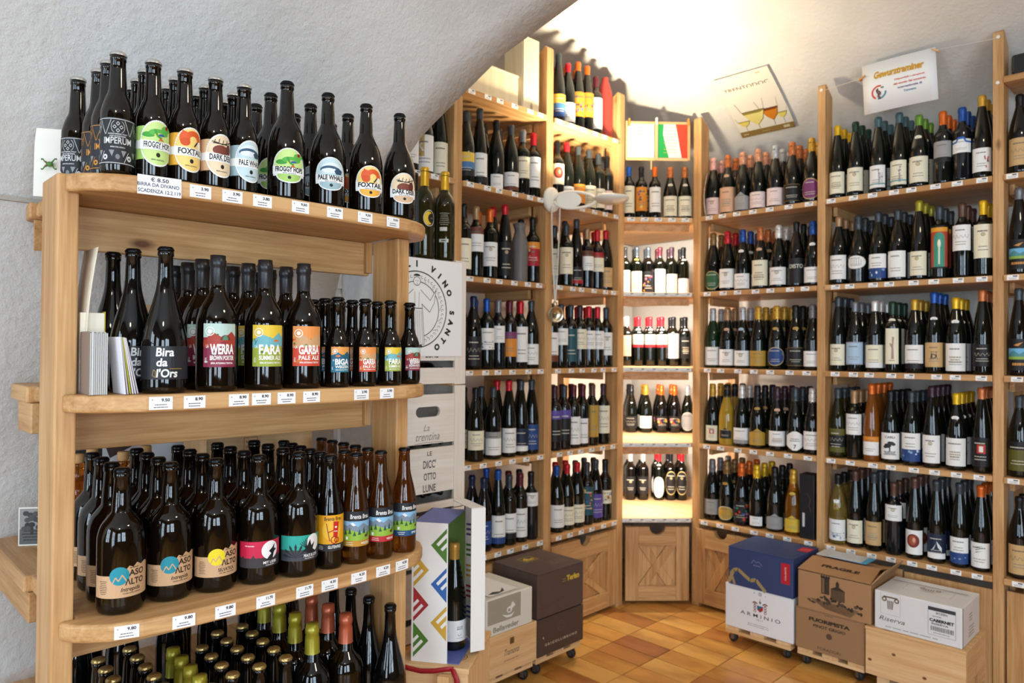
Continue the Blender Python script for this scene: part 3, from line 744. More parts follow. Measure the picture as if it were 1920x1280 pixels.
def shelf_row(bay, lv, scale, off, items, rows=3):
    """items: (zoom x, type, capsule, label spec, tint, neck label); placed where their bases stand on the front edge of the board"""
    z = SZ[lv]+.0006
    if bay[0] == 'L': nrm, al, lim, inw, face = Vector((1, 0, 0)), Vector((0, 1, 0)), {'L0': (-2.1, -1.556), 'L1': (-1.507, -.952), 'L2': (-.900, -.352)}[bay], Vector((-1, 0, 0)), -.62
    elif bay[0] == 'R': nrm, al, lim, inw, face = Vector((0, -1, 0)), Vector((1, 0, 0)), {'R3': (.31, .965), 'R4': (1.004, 1.71), 'R5': (1.75, 2.25)}[bay], Vector((0, 1, 0)), (-1.25 if bay == 'R3' else -1.45)
    else: nrm, al, lim, inw, face = Vector((CX, -CX, 0)), Vector((CX, CX, 0)), None, Vector((-CX, CX, 0)), -.92
    pts = []; fronts = {}
    for it in items:
        px = off+it[0]*scale; K = KIND[it[1]]
        back = K.R+.016
        if bay == 'C':
            d = .2025-back-({'B': .012, 'C': .27, 'D': .27, 'E': .46, 'F': .45}[lv]); lim = (-.205-.95*(.2-d), .178+.95*(.2-d))
        else: d = -back
        p = on_line(px, nrm, d, z)
        pts.append([p.dot(al), K.R*(.94 if bay == 'C' else 1), p, d])
    if (bay, lv) == ('L2', 'A'): lim = (-.900, -.455)
    order = sorted(range(len(items)), key=lambda i: pts[i][0])
    for _ in range(500):
        for a, b in zip(order, order[1:]):
            gap = pts[a][1]+pts[b][1]+.0015-(pts[b][0]-pts[a][0])
            if gap > 0: pts[a][0] -= gap/2; pts[b][0] += gap/2
        a, b = order[0], order[-1]
        pts[a][0] = max(pts[a][0], lim[0]+pts[a][1]+.002); pts[b][0] = min(pts[b][0], lim[1]-pts[b][1]-.002)
    n = len(order)
    sh = (SHN if bay[0] == 'L' else SHN2)[lv]; bn = BAYS[bay][0]
    grp = 'bottles on the %s shelf of the %s' % (sh, bn)
    for rank, i in enumerate(order):
        it = items[i]; zx, ty, cap, spec, tint = it[:5]; nl = it[5] if len(it) > 5 else None
        clear = tint in ('y', 'd', 'o')
        k = (n-1-rank) if bay[0] == 'L' else rank
        where = '%s from %s, %s shelf, %s' % (ORD[k], 'the corner' if bay != 'C' else 'the lamp side', sh, bn)
        ccw = (cap+'-capped') if cap else 'uncapped'
        what = 'sparkling wine' if ty == 'S' else 'wine'
        lc = (COLW[spec.split('@')[0].split('/')[0]]+' label') if spec else 'no label'
        for r in range(rows):
            if r and ty == 'S' and bay == 'R3' and lv == 'F' and rank >= n-1: continue
            inset = .0022*random.uniform(-1, 1) if r else 0
            st = .0885 if ty == 'S' or any(items[q][1] == 'S' for q in order) else .0835
            along = pts[i][0]
            p = al*along+nrm*pts[i][3]+inw*(st*r)
            if bay == 'C' and not (-.47 < p.x < .5 and p.y < .47): continue
            if r == 0: lab = '%s %s bottle, %s, %s' % (ccw, what, lc, where.replace('the corner', 'corner'))
            else: lab = '%s bottle %s behind %s' % (ccw, ['', 'directly', 'farther', 'deepest'][r], where.replace('the corner', 'corner').replace('the lamp side', 'lamp side'))
            if it[1] and r and lv == 'X': continue
            ob = bottle(ty, (p.x, p.y, z), face+random.uniform(-.12, .12) if r == 0 else face+random.uniform(-.3, .3), tint, cap, spec if r < 2 else None, lab, grp, neckl=nl, clear=clear, name='sparkling_bottle' if ty == 'S' else 'wine_bottle')
            if bay == 'C': ob.scale = (.93, .93, .90)
            if r == 0: fronts[i] = ob
    return fronts
R1, R2, R3_ = (.2813, 1520), (.2813, 1520), (.297, 1520)
C5, C6, C7 = (.28125, 1120), (.2657, 1120), (.2969, 1120)
C1, C2, C3 = (.28125, 740), (.2657, 740), (.2969, 740)
shelf_row('R4', 'B', *R1, [(178, 'R', 'yellow', 'c/house@.07-.36', 'g'), (298, 'R', 'darkgreen', 'c/emblem@.07-.38', 'g'), (450, 'R', 'teal', 'w/plant@.07-.36', 'g'), (590, 'R', 'teal', 'c/plant@.07-.38', 'g'), (722, 'G', 'green', 'c/emblem@.07-.42', 'g', 'c'), (885, 'B', 'orange', 'gy/foot:k@.30-.58', 'g'), (1008, 'B', 'blue', 'w/crest@.38-.56', 'n'), (1140, 'R', 'gold', 'w/flower@.08-.36', 'g')])
shelf_row('R4', 'C', *R2, [(187, 'G', 'tan', 'w/script@.08-.43', 'g'), (317, 'S', 'slate', 'w/oval/lines@.22-.42', 'g'), (450, 'G', 'slate', 'w/low:blue/wave@.06-.40', 'g'), (580, 'G', 'slate', 'w@.06-.42', 'g'), (722, 'R', 'olive', 'c/emblem@.06-.36', 'g'), (858, 'B', 'slate', 'k/door@.14-.72', 'g'), (1010, 'B', 'brown', 'w/script@.36-.70', 'g'), (1150, 'B', 'yellow', 'c/emblem@.24-.68', 'g')])
shelf_row('R4', 'D', *R2, [(187, 'R', 'slate', 'c/emblem@.08-.36', 'g'), (292, 'G', 'grey', 'lb/edge@.10-.42', 'g'), (430, 'G', 'white', 'c/foot:w@.06-.38', 'g'), (543, 'B', 'darkgreen', 'c/narrow/stump@.12-.62', 'g', 'c'), (693, 'G', 'gold', 'w/foot:k@.06-.38', 'g'), (822, 'R', 'blue', 't/logo@.08-.38', 'g', 'w'), (967, 'G', 'yellow', 'w/house@.04-.40', 'g', 'w'), (1145, 'R', 'copper', 'k/script@.10-.36', 'g')])
shelf_row('R4', 'E', *R3_, [(165, 'G', 'slate', 'k/top:ol/foot:ol/script@.08-.42', 'o'), (275, 'B', 'tan', 'w/script@.36-.66', 'g'), (385, 'R', 'orange', 'w/top:or@.08-.32', 'a'), (505, 'G', 'black', 'w/tree@.06-.42', 'g'), (637, 'G', 'slate', 'w/low:blue/wave@.06-.44', 'g'), (765, 'R', 'purple', 'w/emblem@.06-.40', 'g'), (920, 'G', 'yellow', 'w/house@.06-.42', 'g', 'w'), (1080, 'R', 'copper', 'k/square@.08-.42', 'g')], 4)
fr = shelf_row('R4', 'F', *R3_, [(172, 'G', 'black', 'w/wave@.06-.36', 'y'), (282, 'R', 'brown', 'c/emblem@.06-.36', 'g'), (400, 'R', 'slate', 't/house@.08-.38', 'g'), (525, 'B', 'brown', 'w/emblem@.48-.70', 'n'), (657, 'R', 'brown', 'w/portrait@.06-.36', 'g'), (795, 'R', 'slate', 'navy/foot:w/leaf@.06-.36', 'g'), (940, 'R', 'slate', 'w/low:blue/wave@.05-.36', 'g'), (1075, 'R', 'orange', 'w/stripes@.05-.34', 'g')])
a = Art().rect(-.013, .013, -.026, .022, 'efece6'); a.ell(0, -.012, .008, .008, 'c0281e', 16); a.rect(-.008, .008, -.020, -.013, 'efece6'); a.ell(.0, .017, .002, .002, '3a3a3a', 8)
link('hang_tag', a.cyl('hang_tag', .036, .196), fr[0])
shelf_row('R5', 'B', *R1, [(1395, 'G', 'black', 't/script@.10-.44', 'k')], 2)
shelf_row('R5', 'C', *R2, [(1390, 'R', 'grey', 'k/land@.06-.40', 'k')], 2)
shelf_row('R5', 'D', *R2, [(1388, 'R', 'slate', 'k/land@.06-.42', 'k')], 2)
shelf_row('R5', 'E', *R3_, [(1318, 'G', 'slate', 'ol/top:k@.08-.44', 'g')], 2)
shelf_row('R5', 'F', *R3_, [(1318, 'G', 'black', 't/script@.06-.42', 'k')], 2)
shelf_row('R3', 'B', *C5, [(770, 'S', 'pink', 'p/emblem@.03-.32', 'g'), (870, 'S', 'copper', 'pe/house@.04-.46', 'g', 'pe'), (968, 'S', 'peach', 'gy/shield@.04-.34', 'g'), (1072, 'S', 'peach', 'lp/script@.04-.30', 'g'), (1185, 'S', 'silver', 'lp@.04-.32', 'g'), (1298, 'S', 'copper', 'k/edge@.06-.34', 'g'), (1428, 'S', 'gold', 'pu/oval@.05-.38', 'g')], 3)
shelf_row('R3', 'C', *C6, [(790, 'S', 'bronze', 'gr/oval@.04-.36', 'g'), (900, 'S', 'red', 'w/emblem@.06-.38', 'g'), (1025, 'S', 'blue', 'w/script@.03-.28', 'g', 'w'), (1150, 'S', 'copper', 'c/house@.06-.48', 'g', 'pe'), (1278, 'S', 'white', 'w/emblem@.06-.34', 'g'), (1412, 'G', 'black', 'k/word@.06-.44', 'k'), (1528, 'S', 'blue', 'w@.06-.30', 'g', 'w')])
shelf_row('R3', 'D', *C6, [(805, 'S', 'silver', 'w@.05-.36', 'G'), (912, 'S', 'tan', 'w/emblem@.05-.32', 'g', 'pe'), (1025, 'S', 'silver', 'w/emblem@.05-.30', 'g', 'lb'), (1135, 'S', 'gold', 'gold/script@.05-.30', 'g'), (1265, 'S', 'gold', 'blue/oval@.06-.36', 'g', 'gold'), (1402, 'S', 'black', 'k/edge@.06-.36', 'g', 'gold'), (1515, 'S', 'grey', 'w@.06-.30', 'g')])
shelf_row('R3', 'E', *C7, [(712, 'S', 'gold', 'c/narrow/square@.06-.32', 'g'), (808, 'S', 'black', 'k/shield/narrow@.12-.30', 'gold'), (900, 'S', 'white', 'w/foot:gy@.06-.32', 'g'), (1010, 'S', 'black', 'gold/shield@.06-.34', 'g', 'gold'), (1135, 'S', 'purple', 'w/house@.08-.32', 'g', 'pe'), (1250, 'S', 'slate', 'w/hex/seven@.04-.34', 'g'), (1360, 'S', 'white', 'w/script@.08-.36', 'k')])
shelf_row('R3', 'F', *C7, [(705, 'S', 'grey', 'gy/edge@.10-.36', 'g'), (800, 'S', 'bronze', 'gold/oval@.05-.28', 'g', 'gold'), (905, 'S', 'orange', 'k/art@.06-.40', 'k'), (1005, 'S', 'yellow', 'w/narrow@.05-.20', 'g'), (1120, 'S', 'black', 'gy/shield@.05-.30', 'g'), (1238, 'S', 'gold', 'yel/shield@.06-.32', 'd', 'yel')])
shelf_row('C', 'B', *C5, [(212, 'B', 'blue', 'c@.10-.62', 'g'), (288, 'B', 'black', 'or/art@.14-.60', 'g'), (382, 'B', 'orange', 'w@.12-.60', 'g'), (485, 'S', 'copper', 'c/house@.05-.44', 'g', 'c'), (582, 'S', 'copper', 'c/house@.05-.44', 'g', 'c')], 1)
shelf_row('C', 'C', *C6, [(212, 'B', 'black', 'w@.08-.52', 'g'), (268, 'B', 'slate', 'c/house@.05-.50', 'g', 'yel'), (352, 'B', 'slate', 'k/art@.05-.50', 'k'), (440, 'B', 'maroon', 'w/script@.05-.55', 'g'), (525, 'B', 'purple', 'c@.05-.45', 'g'), (600, 'B', 'black', 'w@.05-.36', 'g', 'w')], 2)
shelf_row('C', 'D', *C6, [(222, 'B', 'white', 'pe/narrow@.20-.62', 'g'), (290, 'B', 'red', 'c/foot:red@.38-.64', 'g', 'w'), (365, 'B', 'red', 'c/foot:red@.38-.64', 'g', 'w'), (455, 'B', 'red', 'c/foot:red@.38-.64', 'g', 'w'), (535, 'B', 'black', 'w/emblem@.16-.66', 'g'), (605, 'B', 'black', 'k/house@.16-.6', 'g', 'w')], 2)
shelf_row('C', 'E', *C7, [(212, 'S', 'black', 'k/script@.10-.36', 'g'), (305, 'S', 'gold', 'w@.10-.36', 'g'), (410, 'S', 'orange', 'k/art@.10-.36', 'k'), (495, 'S', 'orange', 'k/art@.10-.36', 'k'), (555, 'S', 'silver', 'gy/oval@.05-.45', 'g')], 2)
shelf_row('C', 'F', *C7, [(208, 'B', 'white', 'k/emblem@.14-.50', 'k'), (288, 'B', 'white', 'k/emblem@.14-.50', 'k'), (388, 'B', 'red', 'w/oval@.06-.50', 'g', 'w'), (465, 'B', 'black', 'k/oval/emblem@.12-.62', 'k'), (530, 'B', 'red', 'k/oval/emblem@.12-.62', 'k')], 2)
shelf_row('L2', 'A', *C1, [(1090, 'R', 'slate', 'blue/sun@.08-.40', 'n'), (1155, 'G', 'red', 'w@.06-.36', 'g'), (1218, 'R', 'orange', 'or/art@.18-.54', 'g'), (1285, 'R', 'orange', 'or/art@.22-.58', 'g'), (1362, 'B', 'maroon', 'w@.10-.62', 'g')], 2)
shelf_row('L2', 'B', *C1, [(1085, 'B', 'black', 'c/portrait@.30-.62', 'g'), (1140, 'G', 'red', 'w@.06-.30', 'g'), (1220, 'G', 'slate', 'or@.08-.38', 'g'), (1295, 'G', 'slate', 'c/house@.05-.40', 'g'), (1365, 'B', 'slate', 'c@.08-.40', 'g'), (1430, 'B', 'black', 'p/narrow@.08-.40', 'g')], 2)
shelf_row('L2', 'C', *C2, [(1208, 'B', 'slate', 'c/emblem@.20-.62', 'g'), (1280, 'R', 'slate', 'k/foot:red@.06-.30', 'k'), (1355, 'B', 'tan', 'w/top:br@.30-.62', 'n'), (1430, 'B', 'red', 'c/top:red@.30-.62', 'n'), (1510, 'G', 'red', 't/script@.06-.38', 'g')], 2)
shelf_row('L2', 'D', *C2, [(1135, 'B', 'black', 'w/foot:br@.10-.55', 'g'), (1182, 'B', 'slate', 'w@.36-.62', 'g'), (1250, 'B', 'slate', 'te@.10-.62', 'n'), (1320, 'B', 'purple', 'c/script@.30-.62', 'g'), (1400, 'B', 'red', 'w/script@.30-.60', 'g'), (1465, 'B', 'red', 'w/script@.30-.60', 'g'), (1528, 'B', 'slate', 'w/emblem@.20-.58', 'g')], 2)
shelf_row('L2', 'E', *C3, [(1015, 'B', 'purple', 'k/top:vi@.14-.62', 'n'), (1062, 'B', 'slate', 'k/top:vi@.14-.62', 'n'), (1130, 'B', 'maroon', 'w/script@.06-.50', 'g'), (1185, 'B', 'maroon', 'w/side:br@.06-.46', 'g'), (1247, 'B', 'brown', 'gold/narrow@.14-.66', 'g'), (1315, 'B', 'purple', 'c/script@.18-.64', 'g')], 2)
shelf_row('L2', 'F', *C3, [(1035, 'G', 'blue', 'w@.08-.42', 'g'), (1112, 'G', 'red', 'c/script@.08-.36', 'g'), (1190, 'G', 'red', 'c/script@.08-.36', 'g'), (1247, 'B', 'slate', 'te/art@.16-.62', 'g'), (1310, 'G', 'slate', 'vi/script@.08-.46', 'k'), (1368, 'B', 'black', 'c/art@.28-.5', 'g')], 2)
shelf_row('L1', 'B', *C1, [(480, 'G', 'slate', 'k/sun@.10-.42', 'g'), (560, 'R', 'slate', 'w/foot:k@.04-.42', 'g'), (675, 'G', 'black', 'w/narrow@.02-.22', 'g'), (772, 'G', 'slate', 'w/foot:br@.04-.30', 'g'), (862, 'B', 'grey', 'c/edge@.26-.58', 'g'), (942, 'B', 'red', 'w@.16-.62', 'g')], 2)
shelf_row('L1', 'C', *C2, [(490, 'B', 'black', 'c@.10-.52', 'g'), (565, 'B', 'tan', 'w/top:br@.36-.70', 'g'), (670, 'B', 'orange', 'w/emblem@.18-.52', 'g'), (775, 'R', 'red', 'k/emblem@.06-.50', 'k'), (992, 'B', 'black', 'red/top:or/art@.26-.62', 'k')], 2)
shelf_row('L1', 'D', *C2, [(553, 'G', 'navy', 'k/script@.05-.45', 'k'), (655, 'B', 'blue', 'w/wave@.28-.58', 'g'), (742, 'B', 'grey', 'w/narrow@.38-.62', 'n'), (820, 'B', 'maroon', 'or/top:pu@.18-.54', 'g'), (912, 'B', 'red', 'w@.10-.62', 'g'), (992, 'G', 'slate', 'w/script@.06-.36', 'g')], 2)
shelf_row('L1', 'E', *C3, [(508, 'G', 'black', 'c/script@.16-.42', 'g'), (620, 'G', 'slate', 'w/top:gy@.06-.38', 'g'), (718, 'R', 'red', 'w/script@.06-.38', 'g'), (808, 'R', 'slate', 'navy/foot:w@.06-.36', 'g'), (895, 'R', 'slate', 'blue/script@.06-.40', 'k')], 2)
shelf_row('L1', 'F', *C3, [(560, 'G', 'navy', 'blue/script@.10-.42', 'k'), (662, 'R', 'blue', 'w/foot:blue@.06-.42', 'g'), (752, 'B', 'slate', 'w/foot:k@.10-.46', 'g'), (828, 'B', 'maroon', 'w/script@.08-.50', 'g'), (902, 'B', 'black', 'w/emblem@.50-.70', 'n')], 2)
shelf_row('L0', 'B', *C1, [(120, 'G', 'slate', 'w@.10-.40', 'g'), (215, 'G', 'slate', 'w/letter@.04-.50', 'g'), (310, 'R', 'red', 'c/top:c@.04-.42', 'g')], 2)
# ================================================================== BEER SHELF (free-standing, rounded boards)
GZ = {1: 1.774, 2: 1.334, 3: .883, 4: .440}
GT = .036
gon = thing('beer_shelf', 'freestanding larch beer shelf with rounded boards and two thick posts', 'shelf')
def corner(cx, cy, r, a0, a1, n=10): return [(cx+r*math.cos(a0+(a1-a0)*k/n), cy+r*math.sin(a0+(a1-a0)*k/n)) for k in range(n+1)]
GXF, GY1 = .917, -2.345
def bowed(z):
    xb = .42
    pts = [(xb, -3.212), (.8005, -3.212), (.8005, -3.2400), (.815, -3.2385), (.838, -3.2270), (.862, -3.2050), (.888, -3.168), (.906, -3.115), (.916, -3.04), (.919, -2.93)]
    pts += [(.920, -2.80), (.918, -2.62), (.914, -2.53)]
    pts += [(.907, -2.475), (.893, -2.432), (.872, -2.396), (.845, -2.368), (.812, -2.348), (.78, -2.341), (.745, -2.345), (.735, -2.360), (.735, -2.3875), (.8005, -2.3875), (.8005, -2.4285), (xb, -2.4285)]
    return pts
def front_x(y):
    """x of the board's front edge at y, with its outward normal"""
    P = bowed(0)
    for (x0, y0), (x1, y1) in zip(P[2:], P[3:]):
        if y0 <= y <= y1 and y1 > y0:
            t = (y-y0)/(y1-y0); n = Vector((y1-y0, -(x1-x0), 0)).normalized()
            return x0+(x1-x0)*t, n
    return GXF, Vector((1, 0, 0))
GB = {}
for k, z in GZ.items():
    m = MB(); m.prism(bowed(z), 'z', z-GT, z); GB[k] = m.build('shelf_board', WY, gon, bev=.007)
    GB[k].modifiers['soft_edges'].segments = 3
# posts: a broad board at either end
for y0, y1 in ((-3.252, -3.2125), (-2.428, -2.388)):
    boxpart('post', .676, .800, y0, y1, 0, 1.776 if y0 < -3 else 1.738, WZ, gon, .004)
for z in (1.738, 1.298, .847):
    boxpart('apron', .640, .660, -3.212, -2.4285, z-.096, z-.0005, WY, gon, .003)
    for y0, y1 in ((-3.212, -3.192), (-2.4485, -2.4285)): boxpart('corner_block', .6605, .676, y0, y1, z-.09, z-.0005, WZ, gon, .002)
# boards that run from the unit back to the wall
for z, xw, lip in ((1.774, .345, .09), (1.334, .205, 0), (.883, -.035, 0)):
    m = MB(); m.prism([(xw, -3.20), (xw+.02, -3.222), (.4195, -3.226), (.4195, -2.4285), (xw, -2.4285)], 'z', z-.040, z); m.build('rear_board', WX, gon, bev=.005)
    boxpart('bracket', xw+.07, .418, -3.215, -3.185, z-.115, z-.041, WX, gon, .003)

# ---- printed price cards on the boards' fronts
def price_card(board, k, px, price, wdt=.044, hgt=.026, txt=2, zoff=0.0):
    z = GZ[k]-GT/2+zoff
    p = on_line(px, Vector((1, 0, 0)), GXF, z)
    x, n = front_x(p.y)
    a = Art().rect(-wdt/2, wdt/2, -hgt/2, hgt/2, 'f4f3f2')
    a.text(price, wdt*.2, hgt*.24, hgt*.26, '26262a', wdt*.36, .02); a.text('\u20ac', -wdt*.36, hgt*.26, hgt*.12, '3a3a3e')
    a.bars(0, -hgt*.12, wdt*.62, txt, hgt*.2, '5a5a60', hgt*.07)
    link('price_card', a.flat('price_card', FX(0), .00015), board, (x+.0004, p.y, z), math.atan2(n.y, n.x))
for px, pr in ((376, '3.90'), (435, '3.90'), (491, '3.80'), (562, '9,50'), (627, '8,90'), (684, '9,50'), (738, '9,50')): price_card(GB[1], 1, px, pr)
for px, pr in ((304, '9.50'), (365, '8.90'), (447, '8.90'), (489, '8.90'), (536, '8.90'), (583, '8.90'), (677, '3.90'), (726, '3.90')): price_card(GB[2], 2, px, pr)
for px, pr in ((244, '9.80'), (345, '9.80'), (422, '9.80'), (497, '11.70'), (570, '11.70'), (617, '4.30'), (672, '4.20'), (719, '4.20'), (757, '4.20')): price_card(GB[3], 3, px, pr)
# handwritten card
p = on_line(302, Vector((1, 0, 0)), GXF, GZ[1]-GT/2); x, n = front_x(p.y)
a = Art().rect(-.041, .041, -.0195, .0195, 'f2f1ef'); a.text('\u20ac 8.50', 0, .0118, .0085, '33354a', .034); a.text('BIRRA DA DIVANO', -.002, .001, .0075, '4a4c66', .078); a.text('SCADENZA 12.2.119', 0, -.0115, .0078, '4a4c66', .080)
link('handwritten_card', a.flat('handwritten_card', FX(0), .00015), GB[1], (x+.0006, p.y, GZ[1]-GT/2), math.atan2(n.y, n.x))

# ---- beer labels
def frog(a, cx, cy, s, left=True):
    a.ell(cx-s*.42, cy-s*.10, s*.28, s*.13, '3f9a3a', 14); a.ell(cx+s*.05, cy+s*.02, s*.45, s*.17, '58b045', 18)
    a.ell(cx+s*.38, cy+s*.22, s*.24, s*.17, '58b045', 16); a.ell(cx+s*.05, cy-s*.10, s*.22, s*.10, 'e8d86a', 12)
    a.ell(cx+s*.14, cy-s*.08, s*.14, s*.06, '2f5aa0', 10); a.line([(cx-s*.15, cy+s*.16), (cx-s*.05, cy-s*.12), (cx+s*.15, cy-s*.24)], s*.10, '3f9a3a')
    for k in range(3): a.line([(cx+s*.1, cy-s*.24), (cx+s*(.02+.1*k), cy-s*.36)], s*.045, 'd8582c')
    a.ell(cx+s*.40, cy+s*.30, s*.085, s*.095, 'b8281c', 12); a.ell(cx+s*.40, cy+s*.30, s*.03, s*.06, '1c1c1c', 8)
def fox(a, cx, cy, s):
    a.ring(cx+s*.08, cy-s*.02, s*.2, s*.46, 'dd5a26', 20, -.3, PI+.2); a.ell(cx-s*.32, cy+s*.05, s*.24, s*.34, 'dd5a26', 16); a.ell(cx-s*.30, cy-s*.12, s*.22, s*.2, 'd24f1e', 14)
    a.poly([(cx-s*.45, cy+s*.3), (cx-s*.42, cy+s*.46), (cx-s*.3, cy+s*.36)], 'dd5a26'); a.ell(cx+s*.42, cy-s*.2, s*.13, s*.2, 'f3ece0', 12)
    a.line([(cx+s*.12, cy-s*.3), (cx+s*.3, cy-s*.05)], s*.07, '2b2320')
def whale(a, cx, cy, s):
    a.ell(cx, cy, s*.55, s*.34, 'dfe6ea', 20, 0, PI); a.ell(cx-s*.1, cy-s*.05, s*.5, s*.22, '3f5f78', 20, PI*.1, PI*1.1); a.ell(cx-s*.12, cy-s*.1, s*.42, s*.14, 'dfe6ea', 18)
    for k in range(6): a.ell(cx-s*.42+k*s*.09, cy+s*.08-abs(k-3)*s*.02, s*.03, s*.04, '2b4458', 8)
    a.poly([(cx+s*.1, cy-s*.1), (cx+s*.3, cy+s*.1), (cx+s*.55, cy-s*.05), (cx+s*.5, cy-s*.25), (cx+s*.2, cy-s*.28)], '2f4a60')
def deer(a, cx, cy, s):
    a.ell(cx-s*.05, cy-s*.22, s*.42, s*.26, '7a3d2c', 18); a.ell(cx+s*.36, cy-s*.12, s*.17, s*.26, '5f2d22', 12)
    for k in range(5):
        x = cx-s*.4+k*s*.2; a.line([(cx-s*.45, cy+s*.12), (x, cy+s*.10), (x+s*.05, cy+s*(.3+.04*(k % 2)))], s*.035, '2b211c')
    a.line([(cx-s*.5, cy+s*.2), (cx, cy+s*.08), (cx+s*.5, cy+s*.28)], s*.045, '2b211c')
BOSCO = {'FROGGY HOPS': ('a9cf6c', 'c6e08a', frog), 'FOXTAIL': ('f0b040', 'f6d27a', fox), 'PALE WHALE': ('9db8bf', 'c4d8dc', whale), 'DARK DEER': ('d9b48e', 'ecd3ae', deer)}
def bosco33(nm):
    c1, c2, fn = BOSCO[nm]; a = Art()
    a.rect(-.052, .052, -.034, .034, c1); a.rect(-.052, .052, -.012, .005, 'f0f0ec')
    a.ell(0, 0, .0355, .0475, 'f0f0ec', 30); a.ell(0, 0, .0330, .0445, c2, 30)
    for k in range(28):
        an = PI*k/27; a.ell(.0342*math.cos(an), .0460*math.sin(an), .0006, .0006, '55584e', 5)
    fn(a, 0, .021, .044); a.poly([(-.035, -.014), (.035, -.014), (.035, .006), (.0, .003), (-.035, .006)], 'f3f2ee')
    a.text(nm, 0, -.0038, .0125, '1b1c22', .053, .014); a.bars(0, -.011, .02, 1, .003, '77777a', .0011)
    a.ell(0, -.024, .0040, .0048, '20221e', 12); a.text('BIRRA del BOSCO', 0, -.034, .0028, '2a2a28', .025)
    return a.cyl('label', KIND['l33'].R, .072)
def bosco75(nm):
    c1, c2, fn = BOSCO[nm]; a = Art()
    a.ell(0, .004, .0335, .037, 'f0f0ec', 32); a.poly([(-.034, -.020), (.034, -.020), (.034, .006), (-.034, .006)], 'f0f0ec'); a.ell(0, -.018, .027, .017, 'f0f0ec', 24)
    a.ell(0, .005, .0305, .0335, c2, 32); a.ell(0, -.019, .024, .0135, c1, 22)
    for k in range(30):
        an = PI*k/29; a.ell(.032*math.cos(an), .004+.0352*math.sin(an), .0006, .0006, '55584e', 5)
    fn(a, .002, .014, .042); a.poly([(-.034, -.016), (.034, -.016), (.034, .002), (.012, -.001), (-.012, -.001), (-.034, .002)], 'f3f2ee')
    a.text(nm, 0, -.0055, .0115, '1b1c22', .056, .02); a.text('BIRRA del BOSCO', 0, -.0140, .0026, '55555a', .026)
    a.ell(0, -.023, .0036, .0036, '20221e', 12)
    for i, (p_, c_, z_) in enumerate(a.p): a.p[i] = ([(x_*1.14, y_*1.08) for x_, y_ in p_], c_, z_)
    return a.cyl('label', KIND['b75'].R, .078)
def imperum(gold=False):
    a = Art(); W = .070; h = .040; c = 'd08a2c' if gold else 'd2d0cc'
    a.rect(-W, W, -h, h, '232326'); a.rect(-W, W, h-.0028, h-.0018, c); a.rect(-W, W, -h+.0018, -h+.0028, c)
    for s0 in (-.045, 0, .045):
        for dx, dy in ((0, .006), (0, -.006), (.006, 0), (-.006, 0)):
            a.line([(s0+dx-.003, .024+dy), (s0+dx, .027+dy), (s0+dx+.003, .024+dy), (s0+dx, .021+dy), (s0+dx-.003, .024+dy)], .0009, c)
        a.ring(s0, .024, .0115, .0122, c, 20, -1, 1); a.ring(s0, .024, .0115, .0122, c, 20, PI-1, PI+1)
        a.line([(s0+.022, .011), (s0+.012, .036)], .0009, c); a.line([(s0-.022, .011), (s0-.012, .036)], .0009, c)
        a.poly([(s0-.016, -.016), (s0-.006, -.016), (s0-.010, -.027)], '8a8a8c'); a.poly([(s0+.016, -.016), (s0+.006, -.016), (s0+.010, -.027)], '8a8a8c'); a.ell(s0, -.027, .004, .0045, '77777a', 12)
        a.ring(s0+.022, -.028, .002, .0048, c, 12); a.line([(s0+.012, -.036), (s0+.020, -.018)], .0009, c)
    a.text('IMPERUM', 0, .0005, .0112, c, .052, .005); a.text('RUSSIAN IMPERIAL STOUT', 0, .0118, .0024, c, .034); a.text('AGED IN RUM BARREL', 0, .0082, .0022, c, .030); a.text('BIRRA DAL BOSCO', 0, -.0105, .0024, c, .026)
    a.text('UM', -.052, .0005, .0112, c, .018, .005)
    for i, (p_, c_, z_) in enumerate(a.p): a.p[i] = ([(x_, y_*1.16) for x_, y_ in p_], c_, z_)
    return a.cyl('label', KIND['l33'].R, .064)
def bira():
    a = Art(); a.rect(-.066, .066, -.034, .034, '26272b')
    a.text('Bira', -.004, .022, .018, 'e8e6e0', .034, .014, .08); a.text('da', -.010, .001, .017, 'e8e6e0', .021, .014, .08); a.text("l'Ors", .000, -.021, .018, 'e8e6e0', .040, .014, .08)
    a.rect(.004, .03, -.0128, -.0116, 'a8843e'); a.line([(-.026, -.014), (-.029, -.026), (-.022, -.030), (-.022, -.018), (-.026, -.014)], .0011, 'a8843e')
    return a.cyl('label', KIND['bira'].R, .063)
LEDRO = {'WERRA': ('BROWN PORTER', '8a2b46', 'b8cfc4', 'a83c2c'), 'FARA': ('SUMMER ALE', '9aa83a', 'e4c23a', '6fb0b8'), 'GARBA': ('PALE ALE', 'd2482c', 'e8934a', 'd0a070'), 'BIGA': ('WEIZEN', '23708a', 'e29a4a', '1f5a78')}
